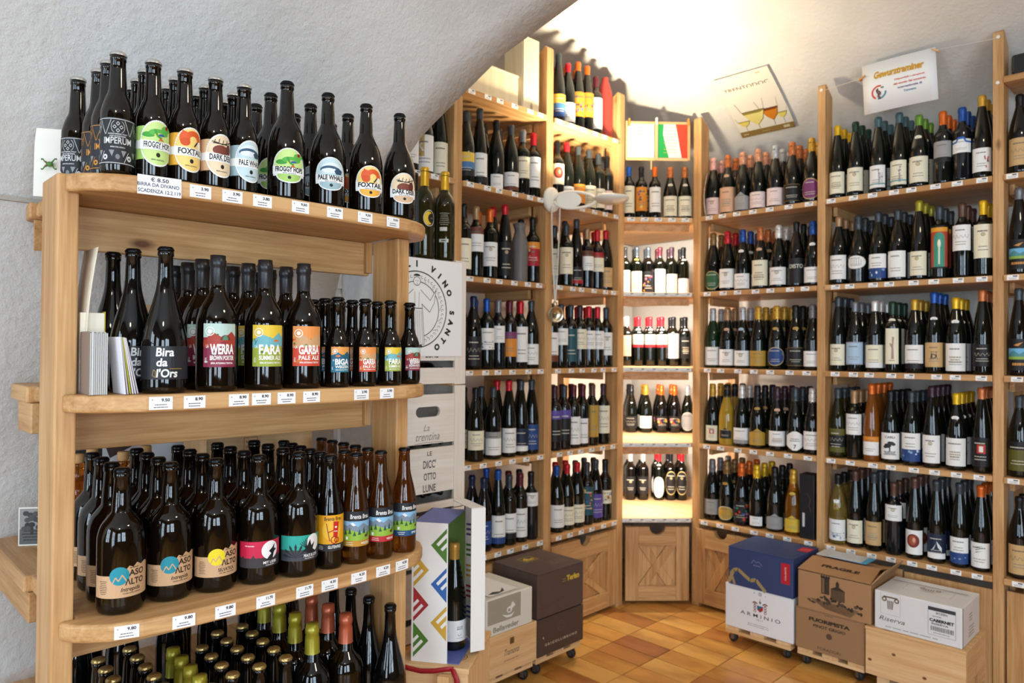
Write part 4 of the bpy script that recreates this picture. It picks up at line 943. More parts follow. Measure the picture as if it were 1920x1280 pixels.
def ledro(nm, R, zc, w, h):
    sub, c1, c2, c3 = LEDRO[nm]; a = Art(); rr = random.Random(nm)
    a.rect(-w/2, w/2, -h/2, h/2, c1); a.rect(-w/2, w/2, h*.18, h/2, c2)
    a.poly([(-w/2, h*.1), (-w*.2, h*.3), (w*.1, h*.16), (w*.35, h*.32), (w/2, h*.2), (w/2, 0), (-w/2, -h*.05)], c3)
    for k in range(9):
        x0, y0 = rr.uniform(-w*.45, w*.35), rr.uniform(-h*.45, h*.3)
        a.ell(x0, y0, min(rr.uniform(.002, .007), w/2-abs(x0)), rr.uniform(.0015, .003), rr.choice([c2, c3, c1, 'd8722c', '3f6a3a']), 9)
    if nm == 'WERRA': a.ring(w*.15, h*.12, .006, .011, '6a3a2a', 16, 0, PI); a.ell(w*.15, h*.12, .006, .010, '5a8a6a', 14, 0, PI)
    if nm == 'FARA': a.line([(-w*.42, h*.02), (-w*.34, h*.14)], .001, '2a2a1a'); a.line([(-w*.38, h*.06), (-w*.44, h*.16)], .001, '2a2a1a')
    a.ring(-w*.30, h*.32, h*.085, h*.105, 'f2ece2', 18); a.ell(-w*.30, h*.32, h*.05, h*.05, 'f2ece2', 12)
    a.text('LA', -w*.37, -h*.02, h*.08, 'f4f0e8', w*.08); a.text(nm, w*.07, -h*.09, h*.24, 'f6f2ea', w*.72, .02)
    a.text(sub, w*.07, -h*.29, h*.11, 'f6f2ea', w*.72, .015); a.text('BIRRA ARTIGIANALE TRENTINA', w*.07, -h*.41, h*.045, 'f6f2ea', w*.66); a.text('BIRRA', -w*.42, -h*.34, h*.05, 'f6f2ea', w*.16, 0, 0, PI/2)
    return a.cyl('label', R, zc)
def maso(kind):
    a = Art(); c = '1f8a9a' if kind == 'Intrepida' else 'e8d024'
    W = .062; top = [(-W, .012), (-.030, .013), (-.010, .013), (.002, .019), (.012, .031), (.020, .027), (.028, .035), (.038, .029), (.050, .034), (W, .030)]
    a.poly([(-W, -.032), (W, -.032)]+top[::-1], 'cba27a')
    a.ell(-.006, .012, .0185, .0185, c, 26)
    a.line([(-.020, -.004), (-.013, .010), (-.008, .002), (-.001, .014), (.008, -.001)], .0022, 'cba27a')
    a.text('ASO', .028, .0160, .0130, '3a2a22', .034, .014); a.text('\u039bLTO', .024, -.0015, .0135, '3a2a22', .040, .014); a.text('fermentum', .022, .0265, .0032, '3a2a22', .018)
    if kind == 'Intrepida': a.text('Intrepida', .016, -.0175, .0110, '2a201a', .038, .008, .25)
    else: a.text('SELVATICA', .016, -.0170, .0075, '2a201a', .038, .01)
    a.text('GOLDEN ALE DEL TRENTINO' if kind == 'Intrepida' else 'IPA DEL TRENTINO', .018, -.0245, .0024, '3a2a22', .036)
    a.bars(-.038, .002, .018, 8, .0036, '4a3a30', .0012)
    return a.cyl('label', KIND['maso'].R, .068)
def mit_liebe():
    a = Art(); W = .062
    a.rect(-W, W, -.030, .030, '3a3436'); a.rect(-W, W, -.008, .030, 'c81f44')
    a.poly([(-W, -.010)]+[(-W+.0062*k, -.004-(.007 if k % 2 else 0)+.003*math.sin(k*1.3)) for k in range(21)]+[(W, -.012), (W, -.014), (-W, -.014)], '3a3436')
    a.ell(.014, .008, .021, .021, 'f2f0ee', 28)
    a.poly([(.010, -.012), (.016, .000), (.010, .006), (.018, .012), (.026, .022), (.024, .010), (.032, .008), (.024, .002), (.020, -.012)], '1d1c20')
    a.poly([(.000, -.018), (.014, -.002), (.026, -.018)], '2a282c')
    a.text('MIT LIEBE', .014, -.0195, .0062, 'f2f0ee', .034, .01); a.bars(.014, -.0260, .034, 1, .003, 'd8d4d0', .0016); a.text('WIR BRAUEN', -.034, .020, .0026, 'f2f0ee', .022)
    return a.cyl('label', KIND['maso'].R, .070)
def peace():
    a = Art(); W = .062
    a.rect(-W, W, -.030, .030, '3f4044'); a.rect(-W, W, -.004, .030, '2aa191')
    for k in range(7):
        an = PI*(k+.5)/7; a.poly([(-.022, -.022), (-.022+.028*math.cos(an+.10), -.022+.026*math.sin(an+.10)), (-.022+.034*math.cos(an), -.022+.034*math.sin(an)), (-.022+.028*math.cos(an-.10), -.022+.026*math.sin(an-.10))], '232528')
    a.ell(.022, .010, .019, .021, 'eceae6', 26)
    a.poly([(-.004, -.006), (.006, .006), (.012, .020), (.016, .004), (.026, .012), (.020, -.004), (.030, -.012), (.010, -.014)], '1d1e22')
    for k in range(5): a.line([(.004, -.002), (-.012+.004*k, .012+.003*k)], .0014, '1d1e22')
    a.text('PEACE & LOVE', .016, -.0185, .0072, 'f2f0ee', .038, .01); a.bars(.012, -.0255, .036, 1, .003, 'd8d4d0', .0014)
    return a.cyl('label', KIND['maso'].R, .070)
def brenta(sub, c):
    a = Art(); W = .048
    if sub == 'GLUTENFREE':
        a.rect(-W, W, -.036, .036, 'e9a41e'); a.rect(-W, W, -.036, -.022, '2a2b2e')
        a.ell(-.004, .006, .022, .020, 'f0b838', 18); a.poly([(.000, .024), (.014, .022), (.010, -.010), (.000, -.008)], 'c8281e'); a.ell(.006, .012, .003, .002, 'f4e8d8', 8); a.line([(.001, .004), (.010, .003)], .0015, 'f4e8d8')
        a.line([(-.016, .020), (-.008, -.016)], .0016, '6a1c12'); a.line([(.002, .006), (-.012, .002)], .0022, 'c8281e'); a.ring(.002, -.014, .006, .008, 'a8281c', 16); a.ring(.008, -.014, .004, .006, 'a8281c', 16)
        a.text('Brenta Brau', .000, .029, .0076, '2a2320', .042, .006); a.text('GLUTENFREE', .004, -.028, .0062, 'f2f0ea', .032, .01); a.bars(-.030, -.026, .016, 3, .003, 'd8d4d0', .001)
    else:
        a.rect(-W, W, -.036, .036, '24262b'); a.rect(-W, W, -.014, .016, '86b6d8'); a.rect(-W, W, -.036, -.024, c)
        a.poly([(-W, .010), (-.030, .006), (-.016, .014), (-.004, .004), (.010, .012), (.026, .002), (W, .010), (W, -.006), (-W, -.006)], '7a8a98'); a.poly([(-.022, .011), (-.016, .014), (-.008, .008), (-.014, .006)], 'e4e8ec')
        a.poly([(-W, -.006), (-.02, -.002), (.01, -.010), (W, -.004), (W, -.024), (-W, -.024)], '8fb43e')
        for k in range(9):
            x = -.046+.0115*k; hh = .006+.004*((k*7) % 3); a.poly([(x-.004, -.014+.002*(k % 3)), (x+.004, -.014+.002*(k % 3)), (x, -.014+hh+.004)], '2f5a34')
        a.rect(.014, .024, -.018, -.013, '5a3424'); a.rect(-.034, -.028, -.022, -.016, 'f0f0ec')
        a.text('Brenta Brau', .002, .0255, .0092, 'f2f0ea', .048, .007, .08); a.text(sub, .016, -.030, .0050, 'f4f2ec', .024, .01); a.bars(-.024, -.028, .022, 2, .004, 'e8e4dc', .0012)
    for i, (p_, c_, z_) in enumerate(a.p): a.p[i] = ([(x_*1.05, y_*1.22) for x_, y_ in p_], c_, z_)
    return a.cyl('label', KIND['bren'].R, .090)
BL = {}
def beer_label(key):
    if key not in BL:
        BL[key] = (bosco33(key[4:]) if key.startswith('b33 ') else bosco75(key[4:]) if key.startswith('b75 ') else imperum() if key == 'imp' else imperum(True) if key == 'impg' else bira() if key == 'bira' else
                   ledro(key[3:], KIND['werra'].R, .100, .071, .094) if key.startswith('lw ') else ledro(key[3:], KIND['biga'].R, .068, .049, .062) if key.startswith('lb ') else
                   maso('Intrepida') if key == 'int' else maso('Selvatica') if key == 'sel' else mit_liebe() if key == 'mit' else peace() if key == 'pea' else
                   brenta('GLUTENFREE', None) if key == 'glu' else brenta('WEIZEN', 'c08a2a') if key == 'wei' else brenta('VIENNA', 'b8282c') if key == 'vie' else brenta('PILS', '24507a'))
    return BL[key]
GPOS = []
def beer(kind, xy, shelf, facing, tint, lab, label, group, capcol='19191b', sleeve_=None, clear=False, push=True):
    K = KIND[kind]; x, y = xy; z = GZ[shelf]+.0006
    if push:
        for _ in range(40):
            mv = False
            x = min(x, front_x(y)[0]-K.R-.006)
            for (qx, qy, qr, qs) in GPOS:
                if qs != shelf: continue
                d = math.hypot(x-qx, y-qy); need = K.R+qr+.0012
                if d < need:
                    mv = True; ux, uy = ((x-qx)/d, (y-qy)/d) if d > .004 else (-1, 0)
                    x, y = qx+ux*need, qy+uy*need
            x0, y0 = x, y
            x = min(x, front_x(y)[0]-K.R-.006)
            if x < .802+K.R: y = min(max(y, -3.2115+K.R+.001), -2.430-K.R)
            else: y = min(y, GY1-K.R-.012)
            x = max(x, .424+K.R)
            if math.hypot(x-x0, y-y0) > 1e-5: mv = True
            if not mv: break
        else:
            print('LOST', label, kind, shelf, round(x,3), round(y,3)); return None
    GPOS.append((x, y, K.R, shelf))
    o = tag(link('beer_bottle', K.clear if clear else K.mesh, None, (x, y, z), facing), label, 'bottle', group)
    o.color = lin(TINT[tint])
    if sleeve_: c = link('capsule', SLEEVE[kind], o); c.color = lin(sleeve_)
    else: c = link('crown_cap', CROWN[kind], o); c.color = lin(capcol)
    if lab: link('label', beer_label(lab), o)
    return o
def top_at(px, py, shelf, kind): p = hit(px, py, (0, 0, 1), GZ[shelf]+KIND[kind].H); return (p.x, p.y)
def front_at(px, shelf, x): p = on_line(px, Vector((1, 0, 0)), x, GZ[shelf]+.1); return (x, p.y)
def look(deg, y): return math.radians(deg)
SIL = 'c9c6c0'
ROWW = ['', 'one behind', 'two behind', 'three behind', 'four behind', 'five behind']
def beer_file(kind, x, y, n, pitch, drift, shelf, deg, tint, labs, first, short, group, **kw):
    """a file of like bottles, one behind the other"""
    for r in range(n):
        lab = labs if isinstance(labs, str) or labs is None else labs[min(r, len(labs)-1)]
        beer(kind, (x-pitch*r, y+drift*r), shelf, math.radians(deg)+(random.uniform(-.1, .1) if r else 0), tint, lab, first if r == 0 else 'bottle %s the %s' % (ROWW[r], short), group, **kw)
# top board
G1 = 'beer bottles on the top board'
beer('l33', (.640, -3.1795), 1, math.radians(-48), 'b', 'imp', 'black patterned label bottle standing behind the post, near the white card panel', G1, SIL)
beer_file('l33', .855, -3.160, 3, .0655, .0, 1, -14, 'b', ['imp', 'impg'], 'small black bottle with silver-lettered patterned label, frontmost beside the post', 'silver-lettered black label bottle on the top board', G1, capcol=SIL)
for y, nm, desc, deg in ((-3.0955, 'FROGGY HOPS', 'green tree frog', 2), (-3.0315, 'FOXTAIL', 'orange fox', 8), (-2.966, 'DARK DEER', 'antlered deer', 8), (-2.901, 'PALE WHALE', 'pale blue whale', 8)):
    beer_file('l33', .862, y, 4, .069, .007, 1, deg, 'b', 'b33 '+nm, 'small brown beer bottle with round %s label on the top board' % desc, 'small %s label bottle, top board' % desc, G1, capcol=SIL)
for y, nm, desc, deg in ((-2.790, 'FROGGY HOPS', 'green tree frog', -18), (-2.680, 'PALE WHALE', 'blue and white whale', -18), (-2.568, 'FOXTAIL', 'orange fox', -16), (-2.462, 'DARK DEER', 'antlered deer', -16)):
    beer_file('b75', .850, y, 3 if nm != 'DARK DEER' else 1, .104, .010, 1, deg, 'b', 'b75 '+nm, 'large dark swan-necked beer bottle with %s label on the top board' % desc, 'large %s label bottle, top board' % desc, G1)
# second board
beer('bira', (.862, -3.066), 2, math.radians(-12), 'k', 'bira', 'tall black tapered bottle with white blackletter, frontmost of its three', 'beer bottles on the second board')
beer('bira', (.778, -3.104), 2, math.radians(8), 'k', 'bira', 'tall black tapered bottle, middle one between the leaflets and the blackletter bottle', 'beer bottles on the second board')
beer('bira', (.686, -3.117), 2, math.radians(0), 'k', 'bira', 'tall black tapered bottle, rearmost beside the leaning sheet', 'beer bottles on the second board')
G2 = 'beer bottles on the second board'
for y, nm, desc in ((-2.955, 'WERRA', 'purple porter'), (-2.845, 'FARA', 'yellow green summer ale'), (-2.747, 'GARBA', 'orange pale ale')):
    beer_file('werra', .860, y, 4, .096, .004, 2, -14, 'b', 'lw '+nm, 'large black-capped beer bottle with %s label on the second board' % desc, 'large %s label bottle, second board' % desc, G2, sleeve_='2b2a2c')
for y, nm, desc in ((-2.661, 'BIGA', 'teal wheat beer'), (-2.581, 'GARBA', 'small orange pale ale'), (-2.503, 'FARA', 'small yellow summer ale')):
    beer_file('biga', .874, y, 5, .066, .003, 2, -14, 'b', 'lb '+nm, 'small round-shouldered beer bottle with %s label on the second board' % desc, '%s label bottle, second board' % desc, G2)
beer('biga', (.838, -2.414), 2, math.radians(-10), 'b', 'lb WERRA', 'small beer bottle with purple porter label at the rounded end of the second board', 'beer bottles on the second board')
# third board
T = .012
def low(px, py): p = hit(px, py, (0, 0, 1), GZ[3]+KIND['maso'].H); return (p.x+.035, p.y+.0)
G3 = 'beer bottles on the third board'
for x, y, labs, desc, short, deg in ((.806, -3.128, ['int'], 'kraft label and teal mountain disc, nearest the rounded end', 'teal disc bottle at the rounded end', -12), (.795, -3.027, ['int'], 'kraft label and teal mountain disc, beside yellow disc bottle', 'teal disc bottle beside the yellow disc', -11), (.806, -2.931, ['sel', 'sel', 'mit'], 'kraft label and yellow mountain disc', 'yellow disc bottle', -11), (.820, -2.835, ['mit'], 'crimson label, white moon and raven', 'crimson raven bottle', -8), (.836, -2.741, ['pea'], 'teal label with leaf and moon', 'teal leaf bottle', -8)):
    beer_file('maso', x, y, 4, .094, .006, 3, deg, 'b', labs, 'broad brown beer bottle with '+desc, short+', third board', G3)
for k, (x, y, lab, desc, tint) in enumerate(((.842, -2.658, 'glu', 'yellow label and red imp', 'b'), (.850, -2.588, 'wei', 'mountain label and ochre band', 'a'), (.856, -2.516, 'vie', 'mountain label and red band', 'a'), (.850, -2.436, 'pil', 'mountain label and navy band', 'a'))):
    beer_file('bren', x, y, (6, 2, 6, 1)[k], .0685, (.010, .007, .0045, 0)[k], 3, (-16, -16, -14, -4)[k], tint, lab, 'half-litre amber beer bottle with '+desc+' on the third board', 'half-litre bottle with '+desc+', third board', G3, clear=tint == 'a')
# bottom board, seen from above
G4 = 'olive-foiled bottles on the lowest board'
beer_file('maso', .800, -2.680, 4, .0935, .003, 4, -10, 'k', None, 'round bottle with olive gold foil neck beside the copper foil, lowest board', 'round olive-foiled bottle, lowest board', G4, sleeve_='9c9228')
for r, x in enumerate((.868, .803, .738, .673, .608)):
    beer('l33', (x, -2.965+.004*r), 4, 0, 'k', None, 'narrow olive-foiled bottle, %s of the file between gold crown caps, lowest board' % ('first', 'second', 'third', 'fourth', 'fifth')[r], G4, sleeve_='9c9228')
beer_file('maso', .800, -2.583, 3, .0935, .003, 4, -12, 'b', ['int'], 'round bottle with copper foil neck and kraft label, lowest board', 'copper-foiled bottle, lowest board', 'copper-foiled bottles on the lowest board', sleeve_='b0583a')
for (x, y), w_ in (((.846, -2.447), 'by the rounded end'), ((.755, -2.482), 'beside the copper foil'), ((.664, -2.482), 'second deep beside copper foil'), ((.573, -2.482), 'third deep beside copper foil')):
    beer('bira', (x, y), 4, math.radians(-10), 'k', None, 'tall uncovered dark bottle with black crown cap, lowest board, '+w_, 'black-capped bottles on the lowest board')
for y, x, n, w_ in ((-3.105, .742, 4, 'nearest the post'), (-3.035, .790, 5, 'second from the post'), (-2.9015, .838, 4, 'just past the narrow olive foils'), (-2.838, .838, 5, 'two past the narrow olive foils'), (-2.772, .838, 5, 'beside the round olive foils')):
    beer_file('l33', x, y, n, .066, .003, 4, -10, 'k', None, 'dark bottle with gold crown cap, lowest board, file '+w_, 'gold-capped bottle, lowest board, file '+w_, 'gold-capped beer bottles on the lowest board', capcol='b0965c')

# big dark bottles on the rear half of the lowest board
m = MB(); m.prism([(-.10, -3.20), (.4195, -3.222), (.4195, -2.4285), (-.10, -2.4285)], 'z', GZ[4]-.04, GZ[4]); m.build('rear_board', WX, gon, bev=.004)
for k, (x, y) in enumerate(((.355, -3.10), (.345, -2.985), (.36, -2.865), (.345, -2.745), (.355, -2.63), (.345, -2.515), (.22, -3.04), (.22, -2.80), (.22, -2.57))):
    o = tag(link('wine_bottle', KIND['G'].mesh, None, (x, y, GZ[4]+.0006)), 'big dark bottle on rear half of the lowest board, %s from post' % (ORD[k] if k < 6 else 'deep row, '+ORD[k-6]), 'bottle', 'dark bottles on the rear of the lowest board'); o.color = lin(TINT['k'])
    c = link('capsule', CAPS['G'], o); c.color = lin('1a1a1d')
# ================================================================== THINGS AROUND THE BEER SHELF
def paper(name, w, h, t, color, label=None, cat=None, loc=(0, 0, 0), rot=(0, 0, 0), parent=None):
    a = MB(); a.box(-t/2, t/2, -w/2, w/2, 0, h); o = a.build(name, plain(name+'_stock', color, .6), parent)
    o.location = loc; o.rotation_euler = rot
    if label: tag(o, label, cat)
    return o
# leaflets at the end of the second board
z2 = GZ[2]+.0006
t = thing('brochure_stack', 'upright block of grey-edged brochures in a brown sleeve beside the post', 'brochure', (.846, -3.190, z2), -.05)
boxpart('sleeve', -.055, .02, -.018, -.0165, 0, .125, plain('brown_card', '8a7668', .6), t, 0)
for k in range(9):
    boxpart('brochure', -.055, .02, -.016+.0036*k, -.0132+.0036*k, 0, .122+.002*(k % 2), plain('grey_paper', 'd9d8d6' if k % 3 else 'b9b8b4', .6) if k < 2 else bpy.data.materials['grey_paper'], t, 0)
t = tag(boxpart('leaflet', .768, .786, -3.205, -3.160, z2, z2+.165, plain('cream_card', 'efe6d2', .6), None, .001), 'cream leaflet with yellow edge standing behind the grey brochure stack', 'leaflet')
boxpart('yellow_cover', .7685, .7865, -3.1598, -3.1585, z2+.0, z2+.168, plain('yellow_card', 'd8bc1e', .5), t, 0)
for k in range(6):
    o = paper('leaflet', .075, .115, .0022, ['e9e6ea', 'cfc9d2', 'b8b42a', 'efeef0'][k % 4], ['white', 'lilac grey', 'olive green', 'pale grey'][k % 4]+' leaflet, %s from the brochures in the leaning fan' % ORD[k], 'leaflet', (.852-.003*k, -3.149+.0056*k, z2+.0005), (0, -.10-.022*k, PI/2))
    o['group'] = 'leaning leaflets on the second board'
t = thing('card_sheet', 'tall curled cream sheet leaning behind the leaflets on the second board', 'sheet')
m = MB(); n = 8
prof = [(-3.190+.012*(k/n)-.030*math.sin(k/n*PI*.55)*(1-k/n), z2+.300*k/n) for k in range(n+1)]
v = []
for y, z in prof: v += [(.70, y, z), (.80, y, z)]
m.add(v, [(2*k, 2*k+1, 2*k+3, 2*k+2) for k in range(n)], 0, True)
o = m.build('sheet', plain('cream_paper', 'e6d9c2', .7), t); s = o.modifiers.new('paper_thickness', 'SOLIDIFY'); s.thickness = .0012
# white card panel and frog ornament left of the top board
xw = interp(NEARZ, 1.93)
t = thing('folded_card', 'white folded card leaning on the wall behind the end post', 'panel', (.492, -3.200, 1.7755), math.radians(-46))
m = MB(); m.prism([(-.036, .008), (-.032, .004), (.034, 0), (.034, .160), (-.030, .164), (-.034, .13)], 'x', -.004, .004); m.build('panel', plain('white_card', 'e4ddd2', .6), t)
boxpart('flap', .0042, .0062, -.034, .034, .004, .02, bpy.data.materials['white_card'], t, 0)
t = thing('frog_figure', 'tiny green frog figure with red eyes climbing on the white card panel', 'figurine', (.508, -3.204, 1.852), math.radians(-46)); t.scale = (.7, .7, .7)
fm = MB(); fm.lathe([(0, -.012), (.007, -.009), (.009, 0), (.007, .008), (0, .011)], 12); o = fm.build('body', FROG, t); o.rotation_euler = (PI/2, 0, 0)
for sx, sz in ((1, 1), (1, -1), (-1, 1), (-1, -1)):
    lm_ = MB(); lm_.tube([(0, .006*sx, .004*sz), (.004, .015*sx, .010*sz), (.003, .020*sx, .017*sz), (.003, .025*sx, .016*sz)], [.0026, .0024, .002, .0032], 7); lm_.build('leg', FROG, t)
for sz in (1, -1):
    em = MB(); em.lathe([(0, -.003), (.003, 0), (0, .003)], 10); o = em.build('eye', FROGEYE, t); o.location = (.006, -.010, .006*sz)
# photograph on the rear board of the third level
o = thing('photo_card', 'black and white tree photograph standing on the rear board by the wall', 'photo', (.120, -3.150, .8836), math.radians(-35))
a = Art().rect(-.034, .034, 0, .105, 'ded9d0'); a.rect(-.031, .031, .004, .101, '8d8b88'); a.rect(-.031, .031, .004, .045, '5a5956')
rr = random.Random(3)
for k in range(16): a.ell(rr.uniform(-.022, .022), .068+rr.uniform(-.022, .022), .008, .007, rr.choice(['3a3938', '4a4947', '2c2b2a']), 9)
a.rect(-.003, .003, .03, .06, '2a2928'); a.bars(0, .04, .05, 4, .008, '3a3938', .003, rr)
boxpart('card', -.0015, 0, -.034, .034, 0, .105, plain('photo_board', 'd8d3c8', .6), o, 0)
link('print', a.flat('print', FX(0)), o)
# liquor bottles with cork stoppers on the rear board
for k, (x, y) in enumerate(((.300, -3.085), (.215, -3.03), (.330, -2.985), (.245, -2.90))):
    m = MB(); m.lathe(foot(.036)+rounded([(.036, .03), (.036, .16), (.033, .178), (.020, .195), (.0145, .205)])+[(.0135, .23), (.0155, .231), (.0155, .238), (.012, .239), (0, .239)], 24)
    o = tag(m.build('liquor_bottle', CLEAR, None, (x, y, .8836)), 'clear bottle of amber liquor with cork stopper, %s from the post on the rear board' % ORD[k], 'bottle', 'amber liquor bottles on the rear board'); o.color = lin('c8742a')
    m = MB(); m.lathe([(.011, .2395), (.0118, .241), (.0145, .243), (.0145, .262), (.0130, .264), (0, .264)], 18); m.build('stopper', CORK, o)
# poster on the wall behind the third board, wooden crate behind the second board
t = thing('wine_crate', 'brown wooden crate with slats behind the beer bottles of the second board', 'crate', (.345, -2.80, GZ[2]+.0006))
for k in range(4): boxpart('slat', .050, .058, -.20, .22, .008+.052*k, .052+.052*k, PYm, t, .001)
for y in (-.20, .19): boxpart('corner_post', .020, .050, y, y+.03, 0, .215, PZm, t, .002)
t = thing('wine_crate', 'pale stamped wine crate with red seal behind the half-litre beers', 'crate', (.33, -2.63, GZ[3]+.0006))
boxpart('side_panel', .055, .067, -.16, .17, 0, .30, PYm, t, .001); boxpart('base', -.10, .055, -.16, .17, 0, .012, PYm, t, .001)
boxpart('end_panel', -.10, .055, -.16, -.148, .0122, .30, PZm, t, .001); boxpart('end_panel', -.10, .055, .158, .17, .0122, .30, PZm, t, .001)
a = Art()
a.line([(-.02, -.02), (.02, -.02), (.02, .02), (-.02, .02), (-.02, -.02)], .0016, 'a83a34'); a.text('VAL DI', 0, .008, .008, 'a83a34', .030); a.text('FASSA', 0, -.008, .008, 'a83a34', .030)
for y, z in ((-.03, .262), (-.10, .16)):
    o = link('stamp', a.flat('stamp', FX(0)), t, (.0672, y, z))

# ================================================================== WHITE CRATES WITH WINE
def crate(z0, z1, label, handle, words, group='whitewashed crates in a stack'):
    x1, x0, y0, y1 = .400, .09, -2.20, -1.826
    t = thing('wine_crate', label, 'crate', (0, 0, z0), 0, group); h = z1-z0
    for y in (y0, y1-.052):
        boxpart('corner_post', x1-.014, x1, y, y+.052, 0, h, CRZ, t, .0015); boxpart('corner_post', x0, x0+.014, y, y+.052, 0, h, CRZ, t, .0015)
    for x in (x0+.0142,):
        for a, b in ((.004, .155), (.175, .33), (.35, h-.004)): boxpart('back_slat', x, x+.010, y0+.001, y1-.001, a, b, CRW, t, .001)
    sl = [(.004, .062), (.088, .245), (.262, h-.006)] if not handle else [(.004, .03), (.066, .228), (.243, h-.030)]
    for k, (a, b) in enumerate(sl):
        m = MB()
        if handle and k == 2:
            # oval hand hole cut in the board
            yc, zc, rw, rh = -2.000, b-.062, .055, .019; n = 20
            hole = []
            for i in range(n):
                an = 2*PI*i/n; hole.append((yc+(rw-rh if math.cos(an) > 0 else -(rw-rh))+rh*math.cos(an), zc+rh*math.sin(an)))
            ya, yb = y0+.0525, y1-.0525; outer = []
            for (u, v) in hole:
                du, dv = u-yc, v-zc; s = min(((yb-yc) if du > 0 else (yc-ya))/max(abs(du), 1e-6), ((b-zc) if dv > 0 else (zc-a))/max(abs(dv), 1e-6)); outer.append((yc+du*s, zc+dv*s))
            for c_ in ((ya, a), (yb, a), (yb, b), (ya, b)):
                i = min(range(n), key=lambda q: math.hypot(outer[q][0]-c_[0], outer[q][1]-c_[1])); outer[i] = c_
            X0, X1 = x1-.0135, x1-.0025
            v = [(X1, u, w_) for u, w_ in hole]+[(X1, u, w_) for u, w_ in outer]+[(X0, u, w_) for u, w_ in hole]+[(X0, u, w_) for u, w_ in outer]
            f = []
            for i in range(n):
                j = (i+1) % n
                f += [(i, n+i, n+j, j), (2*n+i, 2*n+j, 3*n+j, 3*n+i), (i, j, 2*n+j, 2*n+i), (n+i, 3*n+i, 3*n+j, n+j)]
            m.add(v, f)
        else: m.box(x1-.0135, x1-.0025, y0+.0525, y1-.0525, a, b)
        m.build('slat', CRW, t)
    for y in (y0+.0145, y1-.0255): boxpart('side_panel', x0+.026, x1-.0145, y, y+.011, .004, h-.004, CRW, t, .001)
    boxpart('base', x0+.026, x1-.0145, y0+.027, y1-.027, .004, .014, CRW, t, .001)
    for art, y, z in words: link('stamp', art.flat('stamp', FX(x1-.0024)), t, (0, y, z))
    # bottles lying inside
    for k, (y, z) in enumerate(((-2.085, .056), (-1.99, .056), (-1.91, .056), (-2.085, .245), (-1.99, .245), (-1.91, .245))):
        if z0 < .8: continue
        if z > .2:
            if k == 3: boxpart('divider', x0+.03, x1-.02, y0+.028, y1-.028, .186, .196, CRW, t, .001)
        o = link('wine_bottle', KIND['B'].mesh, None, (x0+.036, y, z0+z-.003 if z < .2 else z0+z-.003)); o.rotation_euler = (0, PI/2, 0); o.scale = (.72,)*3
        o.color = lin(TINT['k']); tag(o, 'dark bottle lying inside a whitewashed crate, glimpsed between the slats', 'bottle', 'bottles lying in the white crates')
    return t
dl = Art()
dl.text("DICC'", 0, .032, .030, '6a625c', .058); dl.text('OTTO', .002, -.012, .026, '6a625c', .056); dl.text('LUNE', .0, -.054, .026, '6a625c', .058)
dle = Art(); dle.text('LE', 0, .070, .016, '6a625c', .022); dle.p += dl.p
tr = Art(); tr.text('La', -.004, .026, .022, '8a8078', .026, 0, .3); tr.text('trentina', 0, -.006, .026, '8a8078', .110, 0, .3); tr.line([(-.06, -.03), (-.01, -.026), (.05, -.027), (.07, -.03)], .0018, '8a8078')
crate(1.300, 1.760, 'whitewashed crate under the round-seal paper sheet, topmost of its stack', False, [(dl, -1.985, .165)])
crate(.846, 1.296, 'whitewashed crate with oval hand hole and script stamp, middle of its stack', True, [(tr, -2.000, .275), (dle, -1.992, .138)])
crate(.392, .842, 'whitewashed crate behind the patterned gift carton, lowest of its stack', False, [])
t = thing('wine_crate', 'plain pine crate on the floor carrying the white crate stack', 'crate')
for y in (-2.2, -1.838): boxpart('end_panel', .09, .40, y, y+.012, 0, .388, PZm, t)
boxpart('front_panel', .388, .40, -2.188, -1.838, 0, .388, PYm, t); boxpart('back_panel', .09, .102, -2.188, -1.838, 0, .388, PYm, t); boxpart('lid', .102, .388, -2.188, -1.838, .376, .388, PYm, t)
# printed sheet with a round seal
a = Art().rect(-.205, .155, -.178, .170, 'eeece9')
cx, cy = -.055, -.012
a.ring(cx, cy, .133, .137, '2e2c2b', 48); a.ring(cx, cy, .098, .101, '55524f', 40)
rr = random.Random(5)
for k in range(46):
    an = 2*PI*k/46; a.ring(cx+.117*math.cos(an), cy+.117*math.sin(an), .004, .0058, '6b6865', 8, an, an+4.2)
for k in range(16): an = 2*PI*k/16; a.line([(cx+.103*math.cos(an), cy+.103*math.sin(an)), (cx+.112*math.cos(an+.1), cy+.112*math.sin(an+.1))], .0014, '55524f')
# robed figure with open arms
a.poly([(cx-.020, .055), (cx+.020, .055), (cx+.026, .0), (cx+.034, -.135), (cx-.034, -.135), (cx-.026, 0)], 'eeece9')
for s in (1, -1):
    a.poly([(cx+s*.016, .058), (cx+s*.060, .020), (cx+s*.085, .058), (cx+s*.078, .014), (cx+s*.060, -.020), (cx+s*.022, .010)], 'eeece9')
    a.line([(cx+s*.016, .058), (cx+s*.060, .022), (cx+s*.085, .060), (cx+s*.078, .014), (cx+s*.058, -.020), (cx+s*.022, .008)], .0018, '2e2c2b')
    a.line([(cx+s*.022, .008), (cx+s*.026, -.02), (cx+s*.034, -.135), (cx, -.138)], .0018, '2e2c2b'); a.line([(cx+s*.010, .05), (cx+s*.008, -.005)], .0012, '4a4846')
    for k in range(3): a.line([(cx+s*(.004+.008*k), -.015), (cx+s*(.006+.010*k), -.132)], .0012, '4a4846')
    a.ell(cx+s*.014, -.141, .011, .004, '2e2c2b', 10)
a.line([(cx-.024, -.008), (cx+.024, -.008)], .003, '3a3836'); a.ell(cx, .088, .015, .021, 'eeece9', 18); a.ring(cx, .088, .0145, .0165, '2e2c2b', 18); a.ell(cx, .106, .015, .008, '2e2c2b', 14, 0, PI)
